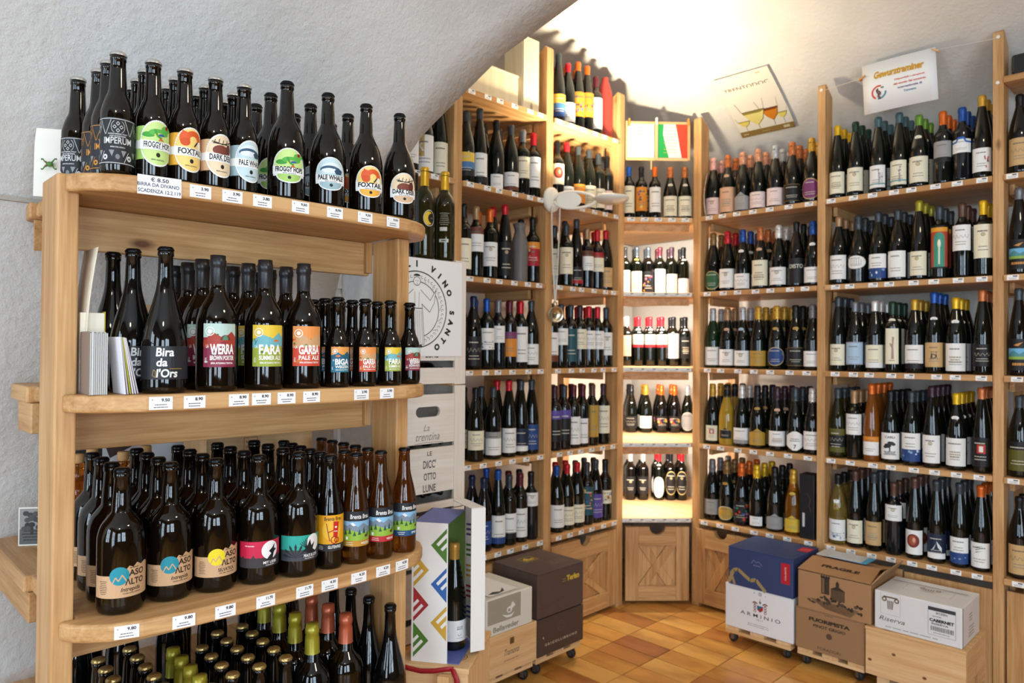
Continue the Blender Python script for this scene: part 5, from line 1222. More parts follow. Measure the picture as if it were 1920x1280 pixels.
a.line([(cx-.006, .090), (cx-.003, .090)], .002, '2e2c2b'); a.line([(cx+.003, .090), (cx+.006, .090)], .002, '2e2c2b'); a.line([(cx, .088), (cx+.001, .082)], .0012, '2e2c2b'); a.line([(cx-.004, .077), (cx+.004, .077)], .0014, '2e2c2b')
word = 'DEGLI VINO SANTO'
for i, ch in enumerate(word):
    if ch == ' ': continue
    an = math.radians(143-13.2*i); a.text(ch, cx+.162*math.cos(an), cy+.162*math.sin(an), .0235, '262423', None, .035, 0, an-PI/2)
t = thing('paper_sheet', 'white sheet with round black seal of a robed figure, hung on the top crate', 'poster', (.4015, -2.005, 1.582))
boxpart('sheet', 0, .0008, -.205, .155, -.178, .170, plain('white_paper', 'eeece9', .6), t, 0)
link('print', a.flat('print', FX(.0009)), t)
# two bottles with yellow capsules (and one behind) on the crates
for k, (px, x, sp, desc) in enumerate(((833, .340, None, 'tall olive bottle with yellow capsule and white back label, on the white crates'), (795, .340, 'moon', 'tall olive bottle with yellow capsule and moon label, on the white crates'), (775, .245, None, 'dark bottle half hidden behind the moon-label bottle, on the white crates'))):
    p = on_line(px, Vector((1, 0, 0)), x, 1.7606)
    m = MB(); m.lathe(foot(.0385)+rounded([(.0385, .10), (.0385, .200), (.0365, .222), (.029, .244), (.0195, .258), (.0155, .27)])+neck(.0145, .28, .335), 32)
    o = tag(m.build('wine_bottle', GLASS, None, (p.x, p.y, 1.7606), -.70), desc, 'bottle', 'bottles standing on the white crates'); o.color = lin('2a240a' if k < 2 else '0c0d0a')
    m = MB(); m.lathe([(.0162, .262), (.0164, .264), (.0158, .292), (.0160, .294), (.0158, .322), (.0163, .323), (.0163, .334), (.0150, .3365), (0, .3368)], 24); c = m.build('capsule', FOIL, o); c.color = lin('e0a818' if k < 2 else '2a2a2c')
    a = Art()
    if sp: a.ell(.020, .0, .0225, .030, 'd9d4c4', 24); a.ell(.020, 0, .0205, .0275, '1d1c1a', 24); a.ell(.017, 0, .0170, .0245, 'e0b422', 24); a.ell(.028, 0, .013, .017, '1d1c1a', 20); a.text('LUNA', .030, .0, .003, 'c8c0a8', .010)
    elif k == 0: a.bars(0, .030, .040, 7, .007, 'b8b4a8', .0016); a.rect(-.018, .010, -.036, -.022, 'c9c6bc'); a.rect(-.020, .016, -.078, -.066, 'c9c6bc'); a.bars(-.002, -.072, .026, 1, .005, '3a3a38', .006)
    else: a.bars(0, 0, .03, 3, .01, '8a867a', .002)
    link('label', a.cyl('label', .0385, .145), o)

# ================================================================== PATTERNED GIFT CARTON
GA, GBp, GC = Vector((.690, -2.287, 0)), Vector((.783, -2.224, 0)), Vector((.671, -2.058, 0))
u = (GBp-GA).normalized(); v = Vector((-u.y, u.x, 0)); LW = (GBp-GA).length; LD = (GC-GBp).dot(v)
zb, zt = .4906, .908
g = thing('gift_carton', 'open white gift carton with coloured zigzag pattern, standing on the pine box', 'box', (GA.x, GA.y, zb), math.atan2(u.y, u.x))
H = zt-zb
PW = plain('white_coated_card', 'e9e6e1', .4); PB = plain('violet_blue_card', '5d68ae', .5); PG = plain('leaf_green_card', '66813a', .5); PY2 = plain('ochre_card', 'd6a93c', .5)
boxpart('front_panel', 0, LW, 0, .003, 0, H, PW, g, 0)                       # local x along u, y along v
boxpart('far_panel', .003, LW, LD-.003, LD, .003, H-.003, PG, g, 0)
boxpart('inner_panel', 0, .003, .003, LD, 0, H, PW, g, 0)
boxpart('top_panel', 0, LW, .003, LD, H-.003, H, PB, g, 0); boxpart('base_panel', .003, LW+.036, .003, LD, 0, .003, PB, g, 0)
o = boxpart('ochre_lining', .003, LW*.45, LD-.0045, LD-.003, H*.72, H-.003, PY2, g, 0)
a = Art(); a.rect(0, LW, H, H+.0001, 'e9e6e1')
def zig(a, x0, x1, yc, hh, c, flip):
    """triangle with its point sideways, crossed by two pale bars parallel to one edge"""
    W_ = x1-x0; P = lambda t, v: (x0+t*W_, yc+v*hh) if not flip else (x1-t*W_, yc-v*hh)
    a.poly([P(0, 1), P(0, -1), P(1, 0)], c)
    for s0, s1 in ((.26, .52), (.80, 1.04)):
        a.poly([P(0, -1+s0), P((2-s0-.42)/2, -1+s0+(2-s0-.42)/2), P((2-s1-.42)/2, -1+s1+(2-s1-.42)/2), P(0, -1+s1)], 'e9e6e1')
mx = LW*.5
for k, (yc, c) in enumerate(((H*.66, 'cda13c'), (H*.41, 'a83236'), (H*.155, '4f7a30'))): zig(a, .006, mx-.002, yc, H*.125, c, False)
for k, (yc, c) in enumerate(((H*.84, '4f7a30'), (H*.56, '3462a8'), (H*.285, 'cda13c'))): zig(a, mx+.004, LW-.003, yc, H*.125, c, True)
link('pattern', a.flat('pattern', FY(-.0001)), g)
# opened tray lid at the far edge
lid = link('lid', None, g, (LW, LD+.002, .012), math.radians(-50))
boxpart('tray', 0, .14, 0, .003, 0, H+.02, PW, lid, 0); boxpart('side', .137, .14, -.045, 0, 0, H+.02, PW, lid, 0); boxpart('flap', .0, .14, -.045, 0, H+.0205, H+.0225, PW, lid, 0)
a = Art()
for k in range(5):
    c = ('3a4a8a', 'a83236', 'cda13c', '4f7a30', '5d4a8a')[k]; y0 = .06+k*.066
    for j in range(3): a.poly([(.01, y0+.016*j), (.13, y0+.016*j+.02), (.13, y0+.016*j+.027), (.01, y0+.016*j+.007)], c)
link('pattern', a.flat('pattern', lambda p, q, h: (p, -h, q)), lid)
# bottle inside the carton
bp = GBp-u*.012+v*.118
m = MB(); m.lathe(foot(.0385)+rounded([(.0385, .08), (.0385, .130), (.0370, .155), (.031, .20), (.0225, .245), (.0160, .275)])+[(r_, z_) for r_, z_ in neck(.0145, .285, .325)], 32)
o = tag(m.build('wine_bottle', GLASS, None, (bp.x, bp.y, zb+.0036), -.35), 'dark slender wine bottle with gold capsule standing in the zigzag gift carton', 'bottle'); o.color = lin('0c0f0a')
m = MB(); m.lathe([(.0168, .255), (.0160, .27), (.0152, .30), (.0166, .306), (.0166, .318), (.0150, .326), (0, .3263)], 24); c = m.build('capsule', FOIL, o); c.color = lin('c2913f')
a = Art().rect(-.052, .052, -.032, .032, 'e4e2e0'); a.text('DAYDREI', .006, .012, .0042, '6a4a4a', .020); a.text('BIANCO', .006, .006, .0042, '3a3438', .020, .015); a.line([(-.002, -.010), (.003, -.016), (.010, -.010)], .0012, '5a4a5a'); a.bars(.006, -.022, .032, 1, .003, '8a8488', .0014); a.ell(.038, .002, .004, .014, 'a8743a', 10)
link('label', a.cyl('label', .0385, .062), o)
# pine box under the carton, red ribbon and loose lath
bx = GA-u*.03-v*.02
t = thing('wine_crate', 'pine box with inked spiral on its lid, under the zigzag gift carton', 'crate', (bx.x, bx.y, 0), math.atan2(u.y, u.x))
BW, BD = .215, .30
boxpart('lid', 0, BW, 0, BD, .474, .49, PXm, t, .002); boxpart('front_panel', .004, BW-.004, .004, .018 , 0, .4738, PXm, t, .002); boxpart('back_panel', .004, BW-.004, BD-.018, BD-.004, 0, .4738, PXm, t, .002)
boxpart('end_panel', BW-.018, BW-.004, .0182, BD-.0182, 0, .4738, PZm, t, .002); boxpart('end_panel', .004, .018, .0182, BD-.0182, 0, .4738, PZm, t, .002)
a = Art(); pts = [(.165+.007*math.cos(k*.5)*(.4+k*.085), .075+.007*math.sin(k*.5)*(.4+k*.085)) for k in range(44)]; a.line(pts, .0018, '2c2824')
link('ink_spiral', a.flat('ink_spiral', lambda p, q, h: (p, q, .49+h)), t)
def w2(p, q, z): return tuple(GA+u*p+v*q+Vector((0, 0, z-.07)))
t = thing('ribbon', 'dark red fabric ribbon hanging over the front edge of the pine box', 'ribbon')
def ribbon(path, wd, name):
    m = MB(); vs = []
    for (p, q, z), (du_, dz_) in path: vs += [w2(p, q, z), w2(p+du_*wd, q, z+dz_*wd)]
    m.add(vs, [(2*k, 2*k+1, 2*k+3, 2*k+2) for k in range(len(path)-1)], 0, True)
    o = m.build(name, RIBBON, t); s = o.modifiers.new('cloth_thickness', 'SOLIDIFY'); s.thickness = .0012; return o
ribbon([((-.026, -.023, .548), (0, 1)), ((.0, -.026, .543), (0, 1)), ((.04, -.027, .538), (.05, 1)), ((.08, -.026, .541), (0, 1)), ((.115, -.025, .549), (0, 1)), ((.14, -.024, .552), (0, 1))], .014, 'band')
ribbon([((.128, -.0245, .560), (1, -.1)), ((.142, -.027, .53), (1, 0)), ((.150, -.030, .48), (1, 0)), ((.158, -.031, .43), (1, .1)), ((.163, -.030, .37), (1, 0)), ((.170, -.029, .30), (1, 0))], .017, 'tail')
t = thing('wood_lath', 'short pale lath leaning upright against the pine box by the ribbon', 'lath', w2(.098, -.034, .07), math.atan2(u.y, u.x))
boxpart('lath', 0, .036, -.020, -.0, 0, .476, PZm, t, .002)

# dark poster with a white card, standing on the rear board behind the kraft-label beers
t = thing('display_board', 'dark display board with white basket card behind the kraft-label beers', 'sign', (.115, -2.96, GZ[3]+.0006))
boxpart('board', 0, .008, -.10, .24, 0, .375, plain('dark_board', '2c2826', .6), t, .001)
a = Art().rect(-.02, .22, .18, .35, 'd6d6d8'); a.text('CESTINI', .11, .315, .024, 'c8643a', .12); a.text('VINI', .13, .275, .022, 'c8643a', .06); a.poly([(-.01, .25), (.05, .29), (.09, .285), (.06, .25), (.0, .22)], '4a3a34'); a.rect(-.09, -.035, .25, .33, '2f5a8a')
link('card', a.flat('card', FX(.0082)), t)
# ================================================================== CARTONS ON DOLLIES
def dolly(label, x0, x1, y0, y1, front='y', zt=.080):
    t = thing('dolly', label, 'dolly', group='slatted dollies on casters')
    if front == 'y':
        for y in (y0, y1-.05): boxpart('cross_bar', x0, x1, y, y+.05, zt-.033, zt-.018, PXm, t, .002)
        for k in range(3): x = x0+(x1-x0-.07)*k/2; boxpart('slat', x, x+.07, y0, y1, zt-.0178, zt-.0005, PYm, t, .002)
    else:
        for x in (x0, x1-.05): boxpart('cross_bar', x, x+.05, y0, y1, zt-.033, zt-.018, PYm, t, .002)
        for k in range(3): y = y0+(y1-y0-.07)*k/2; boxpart('slat', x0, x1, y, y+.07, zt-.0178, zt-.0005, PXm, t, .002)
    for cx in (x0+.03, x1-.03):
        for cy in (y0+.03, y1-.03):
            c = link('caster', None, t, (cx, cy, 0), random.uniform(-.6, .6))
            m = MB(); m.lathe([(.006, -.011), (.019, -.011), (.0215, -.006), (.0215, .006), (.019, .011), (.006, .011)], 20); o = m.build('wheel', RUBBER, c); o.rotation_euler = (PI/2, 0, 0); o.location = (0, 0, .0220)
            m = MB(); m.box(-.014, .014, -.015, .015, .0440, zt-.0330); m.box(-.009, .009, -.015, -.0122, .014, .0441); m.box(-.009, .009, .0122, .015, .014, .0441); m.build('fork', STEEL, c)
    return t
def carton(name, label, x0, x1, y0, y1, z0, z1, color, arts, flaps=True, rot=0, edge=None):
    """closed cardboard carton; arts: (face, art, u0, v0) with u, v measured from the middle of the face"""
    cx, cy = (x0+x1)/2, (y0+y1)/2
    t = thing(name, label, 'box', (cx, cy, z0), rot); hx, hy, h = (x1-x0)/2, (y1-y0)/2, z1-z0
    mat = plain('carton_board', color, .55)
    m = MB(); m.box(-hx, hx, -hy, hy, 0, h-.004); m.build('body', mat, t, bev=.004)
    if flaps == 'y': boxpart('lid_flap', -hx, hx, -hy, -.0007, h-.0039, h, mat, t, .001); boxpart('lid_flap', -hx, hx, .0007, hy, h-.0039, h, mat, t, .001)
    elif flaps: boxpart('lid_flap', -hx, -.0007, -hy, hy, h-.0039, h, mat, t, .001); boxpart('lid_flap', .0007, hx, -hy, hy, h-.0039, h, mat, t, .001)
    for face, art, u0, v0 in arts:
        fn = {'-y': lambda p, q, e: (p+u0, -hy-e, q+v0+h/2), '+x': lambda p, q, e: (hx+e, p+u0, q+v0+h/2), '-x': lambda p, q, e: (-hx-e, -p+u0, q+v0+h/2), 'top': lambda p, q, e: (p+u0, q+v0, h+e), 'topx': lambda p, q, e: (-q+u0, p+v0, h+e)}[face]
        link('print', art.flat('print', fn), t)
    return t
# --- along the white-wine wall
dolly('small slatted dolly under the white crested carton and blue carton', .655, .985, -.335, .0-.02)
a = Art(); c = '4a4640'
a.text('A R M I N I O', .010, -.018, .0165, c, .200, .004); a.text('2017', .008, -.036, .0075, 'a08a5a', .034, 0, .2); a.bars(.0, -.062, .15, 2, .0085, '9a9690', .0024)
a.ring(-.016, .030, .013, .018, '8a4a3a', 14, .6, 2.4); a.ring(.036, .030, .013, .018, '8a4a3a', 14, .8, 2.6); a.poly([(-.006, .032), (.026, .032), (.024, .012), (.010, .002), (-.004, .012)], 'a8322c'); a.poly([(-.006, .032), (.026, .032), (-.003, .010)], '2a6a8a')
for s in (-1, 1):
    for k in range(4): a.ring(.010+s*.026, .004+.013*k, .004, .007, '8a4a3a', 8)
a.ell(.010, .048, .005, .007, '7a6a5a', 10); a.line([(.010, .05), (.010, .066)], .002, '7a6a5a'); a.ell(.01, .088, .010, .010, 'b8b6b4', 14); a.ell(-.02, .088, .003, .003, '9a9896', 8); a.ell(.036, .083, .002, .002, '5a5856', 8)
carton('carton', 'white glossy carton with red and blue crest, on the dolly under the blue carton', .655, .998, -.335, -.045, .0804, .288, 'e6e5e6', [('-y', a, 0, .0)], 'y')
a = Art()
a.line([(-.160, -.085), (-.135, -.020), (-.112, -.012), (-.048, -.052), (-.018, -.044), (.030, -.090)], .017, 'a08a5c')
a.line([(-.150, -.03), (-.128, -.088)], .013, 'a08a5c')
a.line([(-.042, .032), (-.030, .050), (-.018, .038), (-.006, .046), (.012, .030)], .0024, '8f86a0'); a.bars(-.014, .024, .05, 1, .006, '8a86a8', .0034)
a.rect(.106, .148, -.030, .066, 'b8202c'); a.text('GALANTE', .127, .018, .008, 'e6d8d8', .062, 0, 0, PI/2)
at_ = Art().rect(.106, .160, .02, .10, 'b8202c'); at_.text('GALANTE', .132, .06, .008, 'e6d8d8', .05, 0, 0, .6)
carton('carton', 'navy blue carton with gold mountain line and red corner sticker, on the white crested carton', .672, .998, -.338, -.050, .2884, .472, '2d3d68', [('-y', a, 0, 0), ('top', at_, 0, 0)], 'y')
dolly('small slatted dolly under the brown tower-engraving cartons', 1.015, 1.308, -.330, -.02)
a = Art(); c = '4a3a2c'
a.bars(0, .082, .05, 1, .006, '6a5644', .003); a.text('FUORIPISTA', .0, .052, .0170, '3a2c20', .180, .03); a.text('PINOT GRIGIO', .0, .026, .0135, '3a2c20', .140, .015, .1)
a.ell(0, -.008, .010, .012, '5a4838', 14); a.ring(0, -.008, .010, .013, c, 14); a.text('FORADORI', .0, -.070, .0125, c, .100, .0)
carton('carton', 'plain brown wine carton with crest print, under the open engraving carton', 1.010, 1.313, -.338, -.03, .0804, .264, '9a7450', [('-y', a, 0, 0)], 'y')
# open carton with a tower engraving
t = carton('carton', 'brown carton with tower engraving and half-open lid, on the plain brown carton', 1.022, 1.338, -.342, -.03, .2644, .438, 'a67c54', [], False)
a = Art(); c = '2f261e'; rr = random.Random(11)
a.rect(-.052, -.016, .0, .078, '3a2f26'); a.rect(-.048, -.038, .004, .072, '7a5c40'); a.rect(-.054, -.014, .070, .078, c)
for k in range(4): a.rect(-.054+.011*k, -.048+.011*k, .078, .083, c)
for k in range(9): a.line([(-.036+rr.uniform(0, .016), .008*k), (-.022, .008*k)], .0016, '6a5038')
a.rect(-.010, .050, -.018, .030, '4a3a2c'); a.poly([(-.012, .030), (.020, .046), (.052, .030)], c); a.rect(.012, .026, .03, .056, '3a2f26'); a.poly([(.010, .056), (.019, .070), (.028, .056)], c)
for k in range(8): a.line([(-.006+.007*k, -.016), (-.006+.007*k, .026)], .0014, '8a6a48')
for k in range(46): x = rr.uniform(-.11, .12); a.ell(x, -.024+rr.uniform(-.016, .016)-abs(x)*.1, rr.uniform(.004, .011), rr.uniform(.003, .008), rr.choice([c, '4a3c2e', '5a4a38', '3a3026']), 9)
for k in range(12): y = -.034-.003*k; a.line([(-.10+.006*k, y+.004), (.11-.003*k, y-.006)], .0013, '4a3c2e')
link('print', a.flat('print', lambda p, q, e: (p, -.156-e, q+.086)), t)
mt = bpy.data.materials['carton_board.003'] if 'carton_board.003' in bpy.data.materials else t.children[0].data.materials[0]
mt = t.children[0].data.materials[0]
def flap(name, pts, th=.004):
    m = MB(); n = len(pts); a_, b_, c_ = (Vector(p) for p in pts[:3]); nn = (b_-a_).cross(c_-a_).normalized()*th
    m.add([tuple(Vector(p)) for p in pts]+[tuple(Vector(p)+nn) for p in pts], [list(range(n))[::-1], list(range(n, 2*n))]+[(i, (i+1) % n, n+(i+1) % n, n+i) for i in range(n)])
    return m.build(name, mt, t)
hh = .1736
flap('lid_flap', [(-.158, -.156, hh), (.158, -.156, hh), (.150, -.010, hh+.030), (-.150, -.010, hh+.030)])
flap('lid_flap', [(.158, .156, hh), (-.158, .156, hh), (-.150, .006, hh+.026), (.150, .006, hh+.026)])
flap('lid_flap', [(.158, -.150, hh), (.158, .150, hh), (.196, .130, hh+.055), (.196, -.110, hh+.055)])
a = Art(); a.text('FRAGILE', 0, 0, .026, '33241a', .165, .03)
dn = Vector((0, .146, .030)).normalized(); n_ = Vector((0, -.030, .146)).normalized()
link('print', a.flat('print', lambda p, q, e: tuple(Vector((p+.006, -.156, hh))+dn*(q+.070)+n_*(e+.004))), t)
for k, (c, dx) in enumerate((('8f979c', 0), ('3aa0c8', .012), ('b8bcc0', -.01))):
    o = tag(boxpart('magazine', -.10, .10, -.055, .055, 0, .003, plain('magazine_cover', c, .35), None, 0), ['grey', 'bright blue', 'silver'][k]+' thin magazine lying on the half-open engraving carton, '+['lowest of three', 'middle of three', 'uppermost of three'][k], 'magazine', 'magazines on the open carton')
    o.location = (1.155+dx, -.150-.010*k+.03, .2644+.2088+.0034*k); o.rotation_euler = (.06 if k == 9 else 0, 0, -.08+.05*k)
# white column carton on the pine crate
a = Art(); c = '6a5238'
a.line([(-.138, .030-.045), (-.062, .030-.045), (-.062, .036+.040), (-.138, .036+.040), (-.138, .030-.045)], .0009, '9a9894')
a.line([(-.128, .058), (-.072, .058)], .006, c)
for s in (-1, 1): a.ring(-.100+s*.024, .048, .005, .010, c, 14)
for k in range(4): a.poly([(-.113+.007*k, .044), (-.109+.007*k, .044), (-.108+.0055*k, .008), (-.111+.0055*k, .008)], c)
a.text('Riserva', -.092, -.034, .018, '4a4038', .098, 0, .35)
a.rect(.042, .140, -.052, .060, 'dcdbda'); a.line([(.042, -.052), (.140, -.052), (.140, .060), (.042, .060), (.042, -.052)], .001, '55565a'); a.rect(.042, .140, .046, .060, '3a3b3e'); a.text('BOZEN', .091, .038, .0085, '2c2d30', .040, .01); a.text('2017 FIORE', .074, .024, .005, '4a4b4e', .03)
a.text('CABERNET', .091, .008, .0130, '1e1f22', .088, .03); a.text('RISERVA', .085, -.006, .0075, '3a3b3e', .06)
rr = random.Random(2); x = .052
while x < .132: wd = rr.uniform(.001, .003); a.rect(x, x+wd, -.034, -.016, '2a2b2e'); x += wd+rr.uniform(.0012, .003)
a.bars(.091, -.042, .08, 1, .004, '55565a', .002); a.bars(-.02, -.066, .22, 1, .006, 'a8a8ac', .0042)
at_ = Art(); at_.line([(-.150, .055), (.140, .055)], .005, '3a3630'); at_.line([(-.080, .03), (-.08, -.055), (.10, -.055), (.10, .035)], .001, '9a948a'); at_.text('CASTEL', .005, -.020, .010, 'b0a898', .07)
for s in (-1, 1): at_.ring(.010+s*.030, .018, .005, .010, '8a6a44', 12)
for k in range(4): at_.rect(-.006+.009*k, -.002+.009*k, -.006, .018, '8a6a44')
ar = Art(); ar.bars(-.01, .03, .05, 3, .012, '6a6a6e', .003); ar.bars(.0, -.02, .10, 4, .012, '7a7a7e', .003); ar.line([(-.126, -.080), (-.126, .078)], .006, '4a4a4e')
carton('carton', 'white carton with brown column emblem and cabernet shipping label, on the pine crate', 1.352, 1.678, -.338, -.070, .262, .425, 'dcdad8', [('-y', a, 0, 0), ('top', at_, 0, 0), ('+x', ar, 0, 0)], False)
t = thing('wine_crate', 'knotty pine crate on feet beneath the white column carton', 'crate')
boxpart('front_panel', 1.320, 1.694, -.352, -.340, .062, .250, PXm, t, .002); boxpart('back_panel', 1.320, 1.694, -.052, -.040, .062, .250, PXm, t, .002)
boxpart('end_panel', 1.682, 1.694, -.3398, -.0522, .062, .250, PYm, t, .002); boxpart('end_panel', 1.320, 1.332, -.3398, -.0522, .062, .250, PYm, t, .002)
boxpart('lid', 1.318, 1.697, -.354, -.038, .2502, .2615, PXm, t, .002)
for x in (1.36, 1.62): boxpart('foot', x, x+.05, -.335, -.06, .0, .0618, PYm, t, .002)
ar = Art(); ar.line([(0, .03), (0, .0), (-.01, -.012)], .0018, '3a2e26'); ar.bars(0, -.03, .05, 4, .010, '4a3e34', .002)
link('brand_mark', ar.flat('brand_mark', FX(1.6942)), t, (0, -.20, .150))
for kx, kz in ((1.338, .125), (1.432, .172), (1.548, .112)):
    a = Art().ell(0, 0, .0085, .0065, 'a8744a', 14); a.ell(0, 0, .0060, .0045, '7a4a2e', 12); a.ell(.001, 0, .0028, .002, '4a2c1c', 8); link('knot', a.flat('knot', FY(-.3522)), t, (kx, 0, kz))
# --- along the red-wine wall
dolly('slatted dolly carrying the cream bird carton and its pine crate', .02, .285, -1.615, -1.325, 'x', .088)
dolly('slatted dolly carrying the two dark brown cartons', .02, .285, -1.305, -1.005, 'x', .088)
t = thing('wine_crate', 'pale pine crate with burnt script mark under the cream bird carton', 'crate')
boxpart('front_panel', .288, .300, -1.622, -1.318, .0884, .256, PYm, t, .002); boxpart('back_panel', .018, .030, -1.622, -1.318, .0884, .256, PYm, t, .002)
for y in (-1.622, -1.330): boxpart('end_panel', .0302, .2878, y, y+.012, .0884, .256, PXm, t, .002)
boxpart('lid', .0302, .2878, -1.6098, -1.3302, .244, .256, PYm, t, .002)
a = Art(); a.rect(-.012, .014, .034, .062, '8a6a3a'); a.rect(-.009, .011, .037, .059, '6a4c24'); a.text('Tramonti', .0, .006, .026, '6a5644', .090, 0, .3); a.bars(0, -.028, .11, 1, .006, '8a7460', .003)
link('brand_mark', a.flat('brand_mark', FX(.3002)), t, (0, -1.470, .165))
a = Art(); a.rect(-.126, .065, -.030, .070, 'a09a8a')
a.poly([(-.045, -.002), (-.020, -.020), (.010, -.022), (.028, -.004), (.008, -.012), (-.020, -.010)], 'e6e3dc'); a.ell(-.002, .010, .016, .014, 'e6e3dc', 14); a.ell(-.004, .008, .008, .007, 'a09a8a', 10)
for k in range(3): a.poly([(.000, .014), (.012+.006*k, .040+.004*k-.004*k*k), (.020+.006*k, .030-.004*k), (.010, .010)], 'e6e3dc')
a.text('Bellaveder', -.020, -.055, .022, '8f897a', .150)
at_ = Art(); at_.rect(-.10, .065, -.12, .09, 'f2f1ee'); at_.bars(-.03, .06, .10, 4, .012, 'a8a6a2', .002); at_.poly([(-.09, -.10), (-.05, -.085), (-.02, -.10), (.02, -.07), (.0, -.105), (-.05, -.115)], '4a463c'); at_.rect(-.10, -.04, .09, .11, 'c8aa5a')
carton('carton', 'cream carton with grey panel and white bird, on the pine crate with wheels', .022, .298, -1.618, -1.345, .2564, .414, 'dcd8cc', [('+x', a, 0, 0), ('topx', at_, 0, 0)], False)
a = Art(); a.text('G R I G O L L I B R U N O', .0, -.038, .0110, 'c8b89c', .215, .01); a.ring(0, .022, .020, .024, '5c4a40', 18); a.ring(0, .022, .010, .013, '5c4a40', 14); a.text('4', -.118, -.004, .012, 'c8b8a0')
carton('carton', 'dark brown carton with faint round seal, lower of two on the dolly', .022, .300, -1.312, -1.002, .0884, .256, '4a3830', [('+x', a, 0, 0)], False)
a = Art(); a.text('Terlan', .080, .044, .026, 'd0ae3a', .088, .03, 0); a.bars(.020, .044, .028, 2, .010, 'a88c3a', .003); a.line([(-.14, .02), (-.128, -.058), (.04, -.032), (.05, -.02)], .0012, '3a2a24')
at_ = Art(); at_.line([(-.055, .025), (.025, .025), (.025, .085), (-.055, .085), (-.055, .025)], .0035, 'c8a83a'); at_.poly([(-.045, .035), (.015, .035), (.015, .06), (-.010, .05), (-.02, .075), (-.045, .06)], 'c8a83a')
at_.bars(.06, -.03, .14, 4, .016, '7a6252', .006)
carton('carton', 'dark brown carton with gold square emblem on top, upper of two on the dolly', .020, .302, -1.316, -1.006, .2564, .452, '53413a', [('+x', a, 0, 0), ('topx', at_, 0, 0)], True)

# ================================================================== THINGS ON AND BY THE WALL SHELVES
t = thing('wall_lamp', 'white uplighter lamp with oval loop arm clipped to the shelf post', 'lamp', (0, -.925, 2.185))
m = MB(); m.lathe([(0, 0), (.052, .001), (.056, .006), (.054, .022), (.040, .030), (0, .032)], 28); o = m.build('base', WHITEP, t, (.0005, 0, 0)); o.rotation_euler = (0, PI/2, 0); o.scale = (1.15, 1, 1)
ad = Vector((.74, .67, 0)).normalized(); sd = Vector((0, 0, 1))
loop = []
for k in range(33):
    an = 2*PI*k/32; loop.append(Vector((.030, 0, 0))+ad*(.105-.105*math.cos(an))+sd*(.047*math.sin(an))*(1-.25*(1-math.cos(an))/2)+ad*0+Vector((0, 0, -.004)))
m = MB(); m.tube(loop, .0075, 10); m.build('arm_loop', WHITEP, t)
m = MB(); n = 24; vs = [tuple(Vector((.030, 0, 0))+ad*(.075-.062*math.cos(2*PI*k/n))+sd*.040*math.sin(2*PI*k/n)-Vector((0, 0, .004))) for k in range(n)]
m.add(vs, [list(range(n))]); o = m.build('reflector_plate', WHITEP, t); s = o.modifiers.new('plate_thickness', 'SOLIDIFY'); s.thickness = .006
hc = Vector((.030, 0, 0))+ad*.285
m = MB(); m.lathe([(0, -.020), (.060, -.017), (.082, -.006), (.088, .004), (.086, .010), (.078, .012), (.072, .006), (0, .006)], 32); o = m.build('head', WHITEP, t, hc)
m = MB(); m.lathe([(.070, .0062), (.070, .0085), (0, .0085)], 28); m.build('diffuser', LAMPEMIT, t, hc)
m = MB(); m.box(-.030, .030, -.012, .012, .0088, .032); o = m.build('bulb_shield', plain('grey_shield', '77767a', .5), t, hc+Vector((-.02, .0, 0)), math.atan2(ad.y, ad.x))
l = bpy.data.lights.new('uplight', 'AREA'); l.shape = 'DISK'; l.size = .13; l.energy = 17; l.spread = math.radians(150); l.color = (1.0, .86, .62)
lo = bpy.data.objects.new('uplight', l); COL.objects.link(lo); lo.location = Vector((0, -.925, 2.185))+hc+Vector((0, 0, .040)); lo.rotation_euler = (PI, 0, 0)
# wine-tasting cup on a chain, hung on the lamp's base
t = thing('tasting_cup', 'silver wine tasting cup hanging on a white beaded chain below the lamp', 'cup', (.035, -.922, 1.61))
m = MB(); m.lathe([(0, .004), (.020, .003), (.034, .010), (.039, .020), (.041, .022), (.039, .0235), (.033, .013), (.019, .006), (0, .007)], 28); o = m.build('cup', SILVER, t); o.rotation_euler = (0, PI/2+.15, -.45)
m = MB(); m.lathe([(0, -.002), (.008, 0), (.004, .004), (0, .006)], 12); o = m.build('boss', SILVER, t, (.008, -.002, 0)); o.rotation_euler = (0, PI/2, -.45)
m = MB(); m.tube([(.004, .012*math.cos(a_), .050+.012*math.sin(a_)) for a_ in [2*PI*k/14 for k in range(15)]], .0035, 8); m.build('ring_handle', SILVER, t)
def chain(p0, p1, p2):
    pts = []
    for k in range(60):
        s_ = k/59; pts.append(Vector(p0)*(1-s_)**2+Vector(p1)*2*s_*(1-s_)+Vector(p2)*s_*s_)
    m = MB()
    for k, p in enumerate(pts): m.lathe([(0, -.0058), (.0046, -.002), (.0046, .002), (0, .0058)], 7, 0, p)
    m.build('chain', CHAINM, t)
chain((-.002, -.024, .535), (-.002, -.020, .25), (.004, .0, .062)); chain((-.002, .038, .540), (-.002, .030, .25), (.004, .0, .062))
